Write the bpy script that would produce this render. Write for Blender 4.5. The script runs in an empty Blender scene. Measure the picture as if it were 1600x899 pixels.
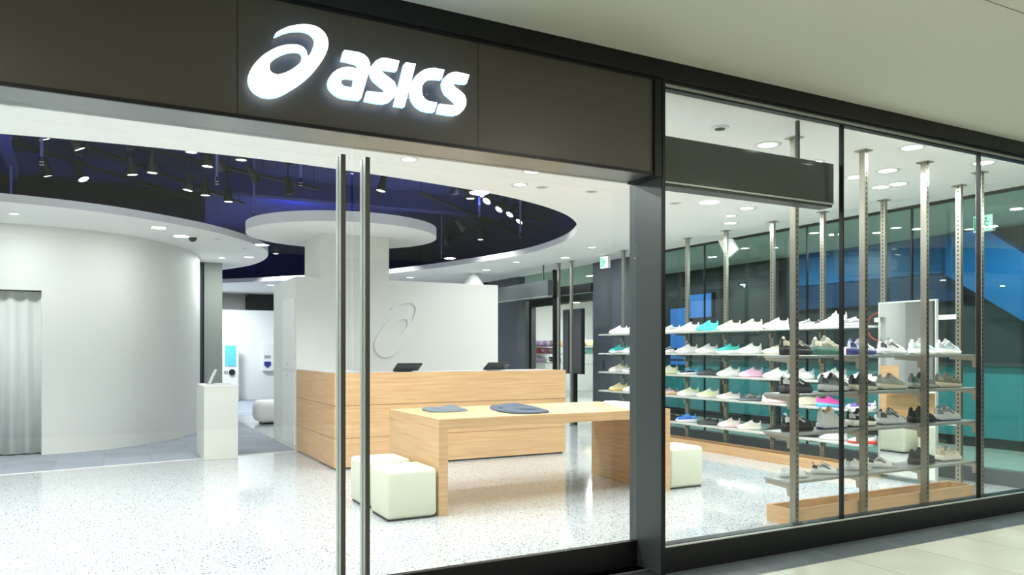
import bpy, bmesh, math, random
from mathutils import Vector, Matrix
random.seed(4)
scene = bpy.context.scene
col = scene.collection
PI = math.pi

# ---------------------------------------------------------------- survey of the photo
# camera at (0,0,1.3); X runs along the shop front, Y goes into the shop
F, CAMZ, HY, CC, SS = 1193.0, 1.3, 549.0, .8819, .4715
def onz(px, py, z):
    d = F*(z-CAMZ)/(HY-py); xc = (px-800)/F*d
    return (CC*xc+SS*d, -SS*xc+CC*d)
def ony(px, py, Y):
    t = (px-800)/F; d = Y/(CC-SS*t)
    return ((CC*t+SS)*d, CAMZ+(HY-py)*d/F)
def onx(px, py, X):
    t = (px-800)/F; d = X/(CC*t+SS)
    return ((CC-SS*t)*d, CAMZ+(HY-py)*d/F)

# ---------------------------------------------------------------- materials
def srgb(r, g, b):
    f = lambda c: (c/255/12.92) if c/255 <= .04045 else ((c/255+.055)/1.055)**2.4
    return (f(r), f(g), f(b), 1)
MATS = {}
def mat(name, color=(.8,.8,.8,1), rough=.5, metal=0, emit=None, es=0, spec=.5, noise=0, nscale=8, bump=0, coat=0):
    if name in MATS: return MATS[name]
    m = bpy.data.materials.new(name); m.use_nodes = True
    nt = m.node_tree; b = nt.nodes['Principled BSDF']
    b.inputs['Base Color'].default_value = color
    b.inputs['Roughness'].default_value = rough
    b.inputs['Metallic'].default_value = metal
    b.inputs['Specular IOR Level'].default_value = spec
    b.inputs['Coat Weight'].default_value = coat
    if emit:
        b.inputs['Emission Color'].default_value = emit
        b.inputs['Emission Strength'].default_value = es
    if noise or bump:
        tc = nt.nodes.new('ShaderNodeTexCoord'); n = nt.nodes.new('ShaderNodeTexNoise')
        n.inputs['Scale'].default_value = nscale; n.inputs['Detail'].default_value = 4
        nt.links.new(tc.outputs['Object'], n.inputs['Vector'])
        if noise:
            mx = nt.nodes.new('ShaderNodeMix'); mx.data_type = 'RGBA'
            k = 1-noise
            mx.inputs[6].default_value = (color[0]*k, color[1]*k, color[2]*k, 1)
            mx.inputs[7].default_value = tuple(min(1, c*(1+noise)) for c in color[:3])+(1,)
            nt.links.new(n.outputs['Fac'], mx.inputs[0])
            nt.links.new(mx.outputs[2], b.inputs['Base Color'])
        if bump:
            bp = nt.nodes.new('ShaderNodeBump'); bp.inputs['Strength'].default_value = bump
            bp.inputs['Distance'].default_value = .01
            nt.links.new(n.outputs['Fac'], bp.inputs['Height']); nt.links.new(bp.outputs[0], b.inputs['Normal'])
    MATS[name] = m
    return m

def wood_mat(name, c1, c2, axis=(1.2, 1.2, 26)):
    m = mat(name, c1, .42)
    nt = m.node_tree; b = nt.nodes['Principled BSDF']
    tc = nt.nodes.new('ShaderNodeTexCoord'); mp = nt.nodes.new('ShaderNodeMapping')
    mp.inputs['Scale'].default_value = axis
    n = nt.nodes.new('ShaderNodeTexNoise'); n.inputs['Scale'].default_value = 1.6; n.inputs['Detail'].default_value = 6
    n.inputs['Roughness'].default_value = .62; n.inputs['Distortion'].default_value = .25
    r = nt.nodes.new('ShaderNodeValToRGB')
    r.color_ramp.elements[0].position = .32; r.color_ramp.elements[0].color = c2
    r.color_ramp.elements[1].position = .66; r.color_ramp.elements[1].color = c1
    nt.links.new(tc.outputs['Object'], mp.inputs[0]); nt.links.new(mp.outputs[0], n.inputs[0])
    nt.links.new(n.outputs['Fac'], r.inputs[0]); nt.links.new(r.outputs[0], b.inputs['Base Color'])
    return m

def terrazzo():
    m = mat('terrazzo', (.8,.8,.8,1), .07, spec=.6)
    nt = m.node_tree; b = nt.nodes['Principled BSDF']
    tc = nt.nodes.new('ShaderNodeTexCoord')
    base = srgb(190, 195, 197)
    prev = None
    for i, (sc, thr, keep, c) in enumerate([(55, .30, .55, srgb(96,98,98)), (34, .24, .72, srgb(52,50,48)), (95, .36, .5, srgb(140,146,148))]):
        v = nt.nodes.new('ShaderNodeTexVoronoi'); v.inputs['Scale'].default_value = sc
        mp = nt.nodes.new('ShaderNodeMapping'); mp.inputs['Location'].default_value = (i*3.3, i*1.7, 0)
        nt.links.new(tc.outputs['Object'], mp.inputs[0]); nt.links.new(mp.outputs[0], v.inputs['Vector'])
        lt = nt.nodes.new('ShaderNodeMath'); lt.operation = 'LESS_THAN'; lt.inputs[1].default_value = thr
        nt.links.new(v.outputs['Distance'], lt.inputs[0])
        sp = nt.nodes.new('ShaderNodeSeparateColor'); nt.links.new(v.outputs['Color'], sp.inputs[0])
        gt = nt.nodes.new('ShaderNodeMath'); gt.operation = 'GREATER_THAN'; gt.inputs[1].default_value = keep
        nt.links.new(sp.outputs[0], gt.inputs[0])
        ml = nt.nodes.new('ShaderNodeMath'); ml.operation = 'MULTIPLY'
        nt.links.new(lt.outputs[0], ml.inputs[0]); nt.links.new(gt.outputs[0], ml.inputs[1])
        mx = nt.nodes.new('ShaderNodeMix'); mx.data_type = 'RGBA'
        mx.inputs[6].default_value = base; mx.inputs[7].default_value = c
        if prev: nt.links.new(prev, mx.inputs[6])
        nt.links.new(ml.outputs[0], mx.inputs[0]); prev = mx.outputs[2]
    nt.links.new(prev, b.inputs['Base Color'])
    return m

def tile_mat(name, c1, c2, mortar, bw, rh, rough=.35, ms=.004, off=0, rot=0, loc=(0,0,0)):
    m = mat(name, c1, rough)
    nt = m.node_tree; b = nt.nodes['Principled BSDF']
    tc = nt.nodes.new('ShaderNodeTexCoord'); mp = nt.nodes.new('ShaderNodeMapping')
    mp.inputs['Rotation'].default_value = (0,0,rot); mp.inputs['Location'].default_value = loc
    br = nt.nodes.new('ShaderNodeTexBrick'); br.offset = off
    br.inputs['Scale'].default_value = 1; br.inputs['Brick Width'].default_value = bw
    br.inputs['Row Height'].default_value = rh; br.inputs['Mortar Size'].default_value = ms
    br.inputs['Color1'].default_value = c1; br.inputs['Color2'].default_value = c2; br.inputs['Mortar'].default_value = mortar
    nt.links.new(tc.outputs['Object'], mp.inputs[0]); nt.links.new(mp.outputs[0], br.inputs[0])
    n = nt.nodes.new('ShaderNodeTexNoise'); n.inputs['Scale'].default_value = 3; n.inputs['Detail'].default_value = 7
    nt.links.new(tc.outputs['Object'], n.inputs[0])
    r = nt.nodes.new('ShaderNodeMapRange'); r.inputs[3].default_value = .82; r.inputs[4].default_value = 1.15
    nt.links.new(n.outputs['Fac'], r.inputs[0])
    mx = nt.nodes.new('ShaderNodeVectorMath'); mx.operation = 'MULTIPLY'
    nt.links.new(br.outputs['Color'], mx.inputs[0]); nt.links.new(r.outputs[0], mx.inputs[1])
    nt.links.new(mx.outputs[0], b.inputs['Base Color'])
    return m

def glass(name, tint, refl=.04):
    m = bpy.data.materials.new(name); m.use_nodes = True; nt = m.node_tree
    for n in list(nt.nodes): nt.nodes.remove(n)
    o = nt.nodes.new('ShaderNodeOutputMaterial'); t = nt.nodes.new('ShaderNodeBsdfTransparent')
    g = nt.nodes.new('ShaderNodeBsdfGlossy'); g.inputs['Roughness'].default_value = 0.0
    t.inputs[0].default_value = tint; g.inputs[0].default_value = (.9,.95,.95,1)
    lw = nt.nodes.new('ShaderNodeLayerWeight'); lw.inputs[0].default_value = .5
    pw = nt.nodes.new('ShaderNodeMath'); pw.operation = 'POWER'; pw.inputs[1].default_value = 5
    f = nt.nodes.new('ShaderNodeMath'); f.operation = 'MULTIPLY_ADD'; f.inputs[1].default_value = .9; f.inputs[2].default_value = refl
    nt.links.new(lw.outputs['Facing'], pw.inputs[0]); nt.links.new(pw.outputs[0], f.inputs[0])
    mx = nt.nodes.new('ShaderNodeMixShader')
    nt.links.new(f.outputs[0], mx.inputs[0]); nt.links.new(t.outputs[0], mx.inputs[1]); nt.links.new(g.outputs[0], mx.inputs[2])
    nt.links.new(mx.outputs[0], o.inputs[0]); MATS[name] = m
    return m

white   = mat('white plaster', srgb(228,229,224), .75, noise=.015, nscale=1.5)
ceilw   = mat('white ceiling paint', srgb(244,244,241), .8)
wall_w  = mat('matte white wall', srgb(222,224,218), .6, noise=.01, nscale=1)
whitelac= mat('white lacquer', srgb(232,234,230), .35)
navy    = mat('navy paint', srgb(30,42,132), .8, noise=.15, nscale=.6)
navydk  = mat('dark plum wall paint', srgb(46,40,92), .85)
brown   = mat('bronze fascia panel', srgb(78,74,66), .38, metal=.3, noise=.04, nscale=3)
black   = mat('black metal', srgb(22,24,25), .35, metal=.4)
blackm  = mat('black matte plastic', srgb(16,17,18), .5)
graycol = mat('slate grey powder coat', srgb(74,80,80), .38, metal=.3, noise=.03)
graywall= mat('slate grey wall paint', srgb(72,80,88), .6, noise=.02)
pillarg = mat('grey green pillar paint', srgb(150,157,150), .7)
soffitm = mat('satin aluminium soffit', srgb(150,153,150), .28, metal=.75, noise=.03)
steel   = mat('brushed stainless steel', srgb(178,174,160), .3, metal=.85, noise=.05, nscale=60)
steelsh = mat('shelf steel plate', srgb(176,180,176), .3, metal=.55, noise=.03, nscale=30)
shelfw  = mat('pale shelf plate', srgb(200,203,196), .35, metal=.2)
slotm   = mat('slot recess', srgb(28,28,28), .8)
alu     = mat('anodised aluminium', srgb(176,182,174), .35, metal=.25)
bronze  = mat('dark bronze handle face', srgb(84,82,76), .35, metal=.6)
oak     = wood_mat('light oak', srgb(212,174,130), srgb(192,152,108))
oakj    = wood_mat('light oak boards', srgb(212,174,130), srgb(192,152,108))
def add_joints(m, zs):
    nt = m.node_tree; b = nt.nodes['Principled BSDF']; src = b.inputs['Base Color'].links[0].from_socket
    tc = nt.nodes.new('ShaderNodeTexCoord'); sx = nt.nodes.new('ShaderNodeSeparateXYZ'); nt.links.new(tc.outputs['Object'], sx.inputs[0])
    for z in zs:
        c = nt.nodes.new('ShaderNodeMath'); c.operation = 'COMPARE'; c.inputs[1].default_value = z; c.inputs[2].default_value = .0035
        nt.links.new(sx.outputs[2], c.inputs[0])
        mx = nt.nodes.new('ShaderNodeMix'); mx.data_type = 'RGBA'; mx.inputs[7].default_value = srgb(120,88,58)
        nt.links.new(c.outputs[0], mx.inputs[0]); nt.links.new(src, mx.inputs[6]); src = mx.outputs[2]
    nt.links.new(src, b.inputs['Base Color'])
add_joints(oakj, (.34,.70))
def slotted(name, color, ax):
    m = mat(name, color, .3, metal=.85)
    nt = m.node_tree; b = nt.nodes['Principled BSDF']
    tc = nt.nodes.new('ShaderNodeTexCoord'); sx = nt.nodes.new('ShaderNodeSeparateXYZ'); nt.links.new(tc.outputs['Object'], sx.inputs[0])
    def mth(op, a, bb=None, cc=None):
        n = nt.nodes.new('ShaderNodeMath'); n.operation = op
        for i, v in enumerate((a, bb, cc)):
            if v is None: continue
            if isinstance(v, (int, float)): n.inputs[i].default_value = v
            else: nt.links.new(v, n.inputs[i])
        return n.outputs[0]
    zz = mth('LESS_THAN', mth('FRACT', mth('MULTIPLY', sx.outputs[2], 25.0)), .5)
    xx = mth('COMPARE', sx.outputs[0], 0.0, .0055); yy = mth('COMPARE', sx.outputs[1], 0.0, .0055)
    k = mth('MULTIPLY', zz, (yy if ax == 'X' else xx))
    mx = nt.nodes.new('ShaderNodeMix'); mx.data_type = 'RGBA'; mx.inputs[6].default_value = color; mx.inputs[7].default_value = (.01,.01,.01,1)
    nt.links.new(k, mx.inputs[0]); nt.links.new(mx.outputs[2], b.inputs['Base Color'])
    return m
steelpx = slotted('slotted steel post side', srgb(158,154,141), 'X')
steelpy = slotted('slotted steel post front', srgb(150,146,134), 'Y')
oakline = mat('joint line shadow gap', srgb(120,90,60), .8)
terr    = terrazzo()
carpet  = tile_mat('blue grey carpet tile', srgb(150,158,168), srgb(138,146,157), srgb(128,135,146), .5, .5, .95, .003)
extl    = tile_mat('beige mall floor tile', srgb(186,186,170), srgb(176,177,162), srgb(92,92,84), .6, .9, .3, .003, 0, loc=(.1,.24,0))
extd    = tile_mat('charcoal mall floor tile', srgb(88,96,98), srgb(80,88,90), srgb(150,150,140), .6, 2, .3, .003, 0, loc=(.12,0,0))
corrf   = tile_mat('corridor floor tile', srgb(176,184,176), srgb(166,176,168), srgb(120,128,122), .6, .6, .25, .004, .5)
mallc   = mat('mall ceiling paint', srgb(200,201,188), .7, noise=.01, nscale=.8)
gl      = glass('clear glass', (.97,.985,.975,1))
glg     = glass('green tinted glass', (.74,.86,.84,1))
chrome  = mat('chrome', (.8,.8,.8,1), .12, metal=1)
mirrorm = mat('silvered mirror', (.86,.89,.87,1), .01, metal=1)
lampw   = mat('lit diffuser', (1,1,1,1), .5, emit=(1,.985,.95,1), es=9)
lampoff = mat('unlit lens', srgb(150,152,150), .3)
signlit = mat('sign face light', (1,1,1,1), .5, emit=(.86,.95,1,1), es=2.6)
signside= mat('sign edge glow', (.5,.7,1,1), .5, emit=(.2,.45,1,1), es=3.2)
blueled = mat('blue screen light', (0,.1,.3,1), .4, emit=(.14,.27,.85,1), es=.6)
screenb = mat('kiosk screen light', (.1,.4,.8,1), .3, emit=(.06,.32,.8,1), es=.75)
cream   = mat('cream leatherette', srgb(208,211,190), .55, noise=.02, nscale=20, bump=.03)
tealw   = mat('teal wall panel', srgb(60,140,148), .5)
bluep   = mat('blue painted metal', srgb(8,92,150), .4)
bluedk  = mat('deep blue painted metal', srgb(8,50,92), .4)
dark    = mat('dark shop front', srgb(40,44,46), .5, noise=.1, nscale=2)
boardm  = mat('gloss black sign board', srgb(44,50,50), .08, spec=.6)
charf   = mat('charcoal fabric', srgb(98,108,112), .85, noise=.18, nscale=45, bump=.3)
charf2  = mat('dark slate fabric', srgb(78,88,102), .85, noise=.2, nscale=45, bump=.3)
whitef  = mat('white fabric', srgb(228,228,224), .85, noise=.04, nscale=30, bump=.3)
curtf   = mat('curtain fabric', srgb(218,222,218), .9, noise=.02, nscale=20)

# ---------------------------------------------------------------- builders
def setp(o, label=None, cat=None, group=None, kind=None):
    if label: o['label'] = label
    if cat: o['category'] = cat
    if group: o['group'] = group
    if kind: o['kind'] = kind
    return o
def empty(name, loc, label, cat, group=None, rz=0):
    o = bpy.data.objects.new(name, None); col.objects.link(o); o.location = loc
    o.rotation_euler = (0,0,rz); o.empty_display_size = .1
    return setp(o, label, cat, group)
def link(name, bm, m, parent=None, smooth=False, local=False, kind=None):
    if parent is not None and not local:
        bmesh.ops.translate(bm, verts=bm.verts, vec=-wloc(parent))
    me = bpy.data.meshes.new(name); bm.to_mesh(me); bm.free()
    for mm in (m if isinstance(m, (list, tuple)) else [m]): me.materials.append(mm)
    if smooth:
        for p in me.polygons: p.use_smooth = True
    o = bpy.data.objects.new(name, me); col.objects.link(o)
    if parent is not None: o.parent = parent
    if kind: o['kind'] = kind
    return o
def wloc(o):
    v = Vector(o.location)
    while o.parent is not None:
        o = o.parent; v = v + Vector(o.location)
    return v
def abox(bm, x0, x1, y0, y1, z0, z1, bev=0, seg=1, mi=0):
    vs = [bm.verts.new(p) for p in [(x0,y0,z0),(x1,y0,z0),(x1,y1,z0),(x0,y1,z0),(x0,y0,z1),(x1,y0,z1),(x1,y1,z1),(x0,y1,z1)]]
    fs = [bm.faces.new([vs[i] for i in q]) for q in [(0,3,2,1),(4,5,6,7),(0,1,5,4),(1,2,6,5),(2,3,7,6),(3,0,4,7)]]
    for f in fs: f.material_index = mi
    if bev:
        es = list({e for f in fs for e in f.edges})
        bmesh.ops.bevel(bm, geom=es, offset=bev, segments=seg, profile=.5, affect='EDGES')
def box(name, x0, x1, y0, y1, z0, z1, m, parent=None, bev=0, seg=1, kind=None, local=False):
    bm = bmesh.new(); abox(bm, x0,x1,y0,y1,z0,z1, bev, seg)
    return link(name, bm, m, parent, local=local, kind=kind)
def cyl(bm, p0, p1, r0, r1=None, n=20, caps=True):
    r1 = r0 if r1 is None else r1
    p0, p1 = Vector(p0), Vector(p1); d = (p1-p0).normalized()
    u = d.orthogonal().normalized(); v = d.cross(u)
    a = []; b = []
    for i in range(n):
        t = 2*PI*i/n; w = u*math.cos(t)+v*math.sin(t)
        a.append(bm.verts.new(p0+w*r0)); b.append(bm.verts.new(p1+w*r1))
    for i in range(n):
        bm.faces.new([a[i], a[(i+1)%n], b[(i+1)%n], b[i]])
    if caps:
        bm.faces.new(a[::-1]); bm.faces.new(b)
def sharpen(bm, ang=.7):
    bm.normal_update()
    for e in bm.edges:
        if len(e.link_faces) == 2 and e.calc_face_angle(0) > ang: e.smooth = False
def shape2d(name, loops, depth):
    """closed 2D loops (holes allowed) filled and given thickness, returned as a bmesh in the XY plane"""
    cu = bpy.data.curves.new(name, 'CURVE'); cu.dimensions = '2D'; cu.fill_mode = 'BOTH'; cu.extrude = depth/2
    for lp in loops:
        s = cu.splines.new('POLY'); s.points.add(len(lp)-1); s.use_cyclic_u = True
        for i, p in enumerate(lp): s.points[i].co = (p[0], p[1], 0, 1)
    o = bpy.data.objects.new(name, cu); col.objects.link(o)
    me = bpy.data.meshes.new_from_object(o)
    bm = bmesh.new(); bm.from_mesh(me)
    bpy.data.objects.remove(o); bpy.data.curves.remove(cu); bpy.data.meshes.remove(me)
    bmesh.ops.remove_doubles(bm, verts=bm.verts, dist=1e-5)
    bmesh.ops.recalc_face_normals(bm, faces=bm.faces)
    for f in bm.faces: f.smooth = abs(f.normal.z) < .5
    sharpen(bm)
    return bm
def tube(bm, pts, r, n=6):
    rings = []
    for i, p in enumerate(pts):
        a = Vector(pts[max(0, i-1)]); c = Vector(pts[min(len(pts)-1, i+1)]); d = (c-a).normalized()
        u = d.cross(Vector((.13,.2,1))).normalized(); v = d.cross(u)
        rings.append([bm.verts.new(Vector(p)+u*math.cos(2*PI*k/n)*r+v*math.sin(2*PI*k/n)*r) for k in range(n)])
    for a, b in zip(rings, rings[1:]):
        for k in range(n): bm.faces.new([a[k], a[(k+1)%n], b[(k+1)%n], b[k]])
    bm.faces.new(rings[0][::-1]); bm.faces.new(rings[-1])
def prism(bm, pts, axis, a0, a1):
    put = {'X': lambda p, a: (a, p[0], p[1]), 'Y': lambda p, a: (p[0], a, p[1]), 'Z': lambda p, a: (p[0], p[1], a)}[axis]
    v0 = [bm.verts.new(put(p, a0)) for p in pts]; v1 = [bm.verts.new(put(p, a1)) for p in pts]; n = len(pts)
    fs = [bm.faces.new(v0), bm.faces.new(v1[::-1])]+[bm.faces.new([v0[i], v1[i], v1[(i+1)%n], v0[(i+1)%n]]) for i in range(n)]
    bmesh.ops.recalc_face_normals(bm, faces=fs)
def smoothloop(pts, n=4, closed=True):
    out = []; N = len(pts)
    for i in range(N if closed else N-1):
        p0, p1, p2, p3 = [pts[(i+k) % N] if closed else pts[max(0, min(N-1, i+k))] for k in (-1,0,1,2)]
        for j in range(n):
            t = j/n
            out.append(tuple(.5*((2*p1[a])+(-p0[a]+p2[a])*t+(2*p0[a]-5*p1[a]+4*p2[a]-p3[a])*t*t+(-p0[a]+3*p1[a]-3*p2[a]+p3[a])*t**3) for a in (0,1)))
    if not closed: out.append(pts[-1])
    return out
def dup(root, loc, rz=None, label=None, group=None):
    def cp(o, par):
        c = o.copy(); col.objects.link(c)
        if par: c.parent = par
        for ch in [x for x in KIDS.get(o.name, [])]: 
            k = cp(ch, c); KIDS.setdefault(c.name, []).append(k)
        return c
    def scan(o):
        KIDS[o.name] = [c for c in bpy.data.objects if c.parent == o]
        for c in KIDS[o.name]: scan(c)
    if root.name not in KIDS: scan(root)
    r = cp(root, None); r.location = loc
    if rz is not None: r.rotation_euler = (r.rotation_euler[0], r.rotation_euler[1], rz)
    if label: r['label'] = label
    if group: r['group'] = group
    return r
KIDS = {}
def S_(name, *a, **k):
    return box(name, *a, kind='structure', **k)

# ================================================================ SETTING
HC = 2.87
# floors
xl, yl = -6.0, 8.75                     # carpet boundary line runs (x,y): (-0.958,9.578)-(2.203,10.096)
def cy(x): return 9.735 + (x)*.1639
bm = bmesh.new()
vs = [bm.verts.new(p) for p in [(-6,3.76,0),(7.72,3.56,0),(7.72,16,0),(2.217,16,0),(2.217,cy(2.217),0),(-6,cy(-6),0)]]
bm.faces.new(vs); link('floor', bm, terr, kind='structure')
bm = bmesh.new()
vs = [bm.verts.new(p) for p in [(-6,cy(-6),0),(2.217,cy(2.217),0),(2.217,16,0),(7.72,16,0),(7.72,23,0),(-6,23,0)]]
bm.faces.new(vs); link('floor', bm, carpet, kind='structure')
bm = bmesh.new()   # white metal edging strip between terrazzo and carpet
for w, z in ((0,.004),):
    a = [(-6,cy(-6)-.02),(2.217,cy(2.217)-.02),(2.217,cy(2.217)+.02),(-6,cy(-6)+.02)]
    lo = [bm.verts.new((x,y,0.0005)) for x, y in a]; hi = [bm.verts.new((x,y,z)) for x, y in a]
    bm.faces.new(hi); 
    for i in range(4): bm.faces.new([lo[i], lo[(i+1)%4], hi[(i+1)%4], hi[i]])
link('trim_1', bm, whitelac, kind='structure')

# ceiling with the free-form opening
op = smoothloop([(-5.2,8.2),(-3.6,7.3),(-2.2,6.85),(-.662,6.6),(.163,6.5),(1.094,6.47),(1.9,6.53),(2.7,6.65),(3.5,6.83),(4.2,7.13),(4.8,7.55),(5.3,8.15),(5.68,8.9),(5.9,9.7),(6.0,10.6),(5.95,11.4),(5.78,12.3),(5.5,13.5),(5.05,14.85),(4.6,15.8),(3.8,16.9),(2.4,18.6),(.6,19.6),(-2,19.8),(-4.2,18.2),(-5.4,14)], 5)
b = shape2d('c', [[(-6,3.6),(7.72,3.6),(7.72,23),(-6,23)], op], .09)
bmesh.ops.translate(b, verts=b.verts, vec=(0,0,HC+.045)); link('ceiling', b, ceilw, kind='structure')
# floating soffit over the curved wall
isl = smoothloop([(-5.6,9.9),(-4,9.62),(-2.4,9.52),(-.96,9.59),(-.1,9.78),(.5,10.1),(1.1,10.55),(1.55,11.05),(1.95,11.65),(2.25,12.35),(2.41,13.2),(2.42,14.1),(2.28,14.9),(1.9,15.9),(1.1,17.2),(-1,18.3),(-3.5,18.2),(-5.2,15)], 5)
b = shape2d('c', [isl], .09); bmesh.ops.translate(b, verts=b.verts, vec=(0,0,HC+.045)); link('ceiling', b, ceilw, kind='structure')
# round canopy on the counter column
cp = [(2.9+1.27*math.cos(2*PI*i/96), 10.33+1.27*math.sin(2*PI*i/96)) for i in range(96)]
b = shape2d('c', [cp], .13); bmesh.ops.translate(b, verts=b.verts, vec=(0,0,HC+.065)); link('ceiling', b, ceilw, kind='structure')
# navy service void above
VZ = 4.15
S_('ceiling', -6, 7.9, 5.4, 23, VZ, VZ+.1, navy)
S_('wall_void_front', -6, 7.9, 5.3, 5.4, HC+.1, VZ, navydk)
S_('wall_void_right', 7.75, 7.9, 5.4, 23, HC+.1, VZ, navy)
S_('wall_void_back', -6, 7.75, 19.9, 20.0, HC+.1, VZ, navy)
S_('wall_void_left', -6, -5.9, 5.4, 19.9, HC+.1, VZ, navydk)
S_('wall_void_side', -5.4, 1.55, 14.2, 14.35, HC+.1, VZ, navydk)      # bulkhead behind the curved room
S_('trim_2', 1.2, 1.45, 14.35, 19.9, VZ-.4, VZ, navydk)
S_('trim_3', -5.9, 7.75, 12.9, 13.15, VZ-.3, VZ, navy)               # down-stand beam
# walls of the shop
S_('wall_left', -6.1, -6, 3.76, 23, 0, HC+.1, wall_w)
S_('wall_back', -6, 7.72, 23, 23.1, 0, HC, wall_w)
# counter partition, column
wcount = S_('wall_counter', 2.217, 5.173, 10.12, 11.62, 0, 2.28, wall_w)
S_('wall_column', 2.535, 3.48, 10.1205, 11.03, 2.28, HC, wall_w)
# partition side cupboard doors
for i, (y0, y1, z0, z1) in enumerate([(10.2,10.95,.0+.06,1.02),(10.2,10.95,1.06,2.0)]):
    d = S_('door_%d' % (3+i), 2.207, 2.217, y0, y1, z0, z1, whitelac)
    bm = bmesh.new(); cyl(bm, (2.197,10.6,.97 if i==0 else 1.11),(2.207,10.6,.97 if i==0 else 1.11),.012,n=12)
    link('keyhole', bm, chrome, d)
# curved white room: wall with curtained opening
arc = [(-4.9,14.2),(-4.4,13.0),(-3.4,12.0),(-2.2,11.4),(-1.35,11.21),(-.685,11.2),(-.2,11.32),(.31,11.6),(.68,12.0),(1.0,12.5),(1.27,13.15),(1.42,13.8),(1.47,14.3)]
full = smoothloop(arc, 6, closed=False)
foot = full[30:]
def ribbon(pts, z0, z1, th, m, name, kind='structure', parent=None, smooth=True):
    bm = bmesh.new(); rows = []
    for i, p in enumerate(pts):
        a = pts[max(0,i-1)]; c = pts[min(len(pts)-1,i+1)]
        t = Vector((c[0]-a[0], c[1]-a[1], 0)).normalized(); n = Vector((-t.y, t.x, 0))*th
        rows.append([bm.verts.new((p[0],p[1],z0)), bm.verts.new((p[0],p[1],z1)), bm.verts.new((p[0]+n.x,p[1]+n.y,z1)), bm.verts.new((p[0]+n.x,p[1]+n.y,z0))])
    for r, s in zip(rows, rows[1:]):
        for k in range(4): bm.faces.new([r[k], s[k], s[(k+1)%4], r[(k+1)%4]])
    for f in bm.faces: f.smooth = smooth
    bm.faces.new(rows[0]); bm.faces.new(rows[-1][::-1])
    bmesh.ops.recalc_face_normals(bm, faces=bm.faces)
    for f in bm.faces:
        if abs(f.normal.z) > .5: f.smooth = False
    sharpen(bm)
    return link(name, bm, m, parent, kind=kind)
ribbon(foot, 0, 2.06, .16, wall_w, 'wall_curved')
ribbon(full, 2.06, HC, .16, wall_w, 'wall_curved')
ribbon(full[:23], 0, 2.06, .16, wall_w, 'wall_curved')
S_('wall_inner', -5.4, .4, 12.6, 12.7, 0, HC, wall_w)
S_('wall_pillar', 1.56, 1.86, 14.42, 14.85, 0, HC, pillarg)
S_('trim_4', 1.42, 1.56, 14.5, 14.7, 0, HC, graywall)  # dark strip stands in for the dark gap between curved wall and pillar
# back room
S_('wall_backroom', 1.0, 5.2, 21.4, 21.55, 0, 2.40, whitelac)
S_('wall_recess', 1.0, 3.5, 22.4, 22.5, 2.2, HC, wall_w)
S_('wall_recess', 3.5, 5.4, 21.9, 22.0, 2.2, HC, blackm)  # black sheet stands in for the darkness of the opening here
S_('wall_backroom', 1.0, 1.1, 18.2, 21.4, 0, HC, wall_w)

# curtain
bm = bmesh.new(); rows = []
N = 90
for i in range(N+1):
    x = -1.62 + .93*i/N
    y = 11.32 + .035*math.sin(i*.40) + .018*math.sin(i*.17+1)
    rows.append([bm.verts.new((x,y,.015+.006*math.sin(i*.45))), bm.verts.new((x,y*.5+11.32*.5,2.05))])
for r, s in zip(rows, rows[1:]): bm.faces.new([r[0], s[0], s[1], r[1]])
cur = link('curtain', bm, curtf, smooth=True)
sol = cur.modifiers.new('s', 'SOLIDIFY'); sol.thickness = .004
setp(cur, 'pale floor-length curtain hanging in the opening of the curved white wall', 'curtain')

# ---------------------------------------------------------------- right side wall (X = 7.7)
XW = 7.70
S_('wall_right', XW, XW+.15, 9.55, 11.34, 0, HC, graywall)
d = S_('door_5', XW-.025, XW, 9.98, 11.1, .01, 2.33, graywall)
bm = bmesh.new(); abox(bm, XW-.06, XW-.025, 10.9, 10.94, .98, 1.14); link('handle', bm, chrome, d)
bm = bmesh.new(); cyl(bm, (XW-.04,10.92,1.24),(XW-.025,10.92,1.24),.02,n=12); link('lock', bm, chrome, d)
S_('wall_right', XW, XW+.15, 14.1, 23, 0, HC, graywall)
S_('trim_5', XW-.06, XW+.06, 3.56, 9.55, 0, .146, graywall)           # window plinth
S_('trim_6', XW-.02, XW+.02, 3.56, 9.55, HC-.03, HC, black)
yj = [3.6, onx(1425,330,XW)[0], onx(1314,340,XW)[0]+.02, onx(1214,345,XW)[0], onx(1101,400,XW)[0], 9.55]
yj[1] = onx(1425,330,XW)[0]; wn = 1
ys = [3.6, yj[1], 6.63, yj[4], 9.55]
for a, b_ in zip(ys, ys[1:]):
    S_('window_%d' % wn, XW-.006, XW+.006, a+.004, b_-.004, .146, HC-.03, glg); wn += 1
    if b_ < 9.5: S_('trim_7', XW-.012, XW+.012, b_-.008, b_+.008, .146, HC-.03, black)
# side entrance with transom
S_('trim_8', XW-.04, XW+.08, 11.34, 14.1, 2.36, 2.52, black)
S_('window_%d' % wn, XW-.006, XW+.006, 11.34, 14.1, 2.52, HC-.02, glg); wn += 1
S_('window_%d' % wn, XW-.006, XW+.006, 11.36, 12.6, 0.01, 2.36, gl); wn += 1
S_('trim_9', XW-.03, XW+.05, 13.75, 14.1, 0, 2.36, graycol)
S_('trim_10', XW-.06, XW+.06, 12.6, 12.63, 0, 2.87, black)
S_('trim_11', XW-.05, XW+.1, 15.6, 16.0, 0, HC, black)

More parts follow.
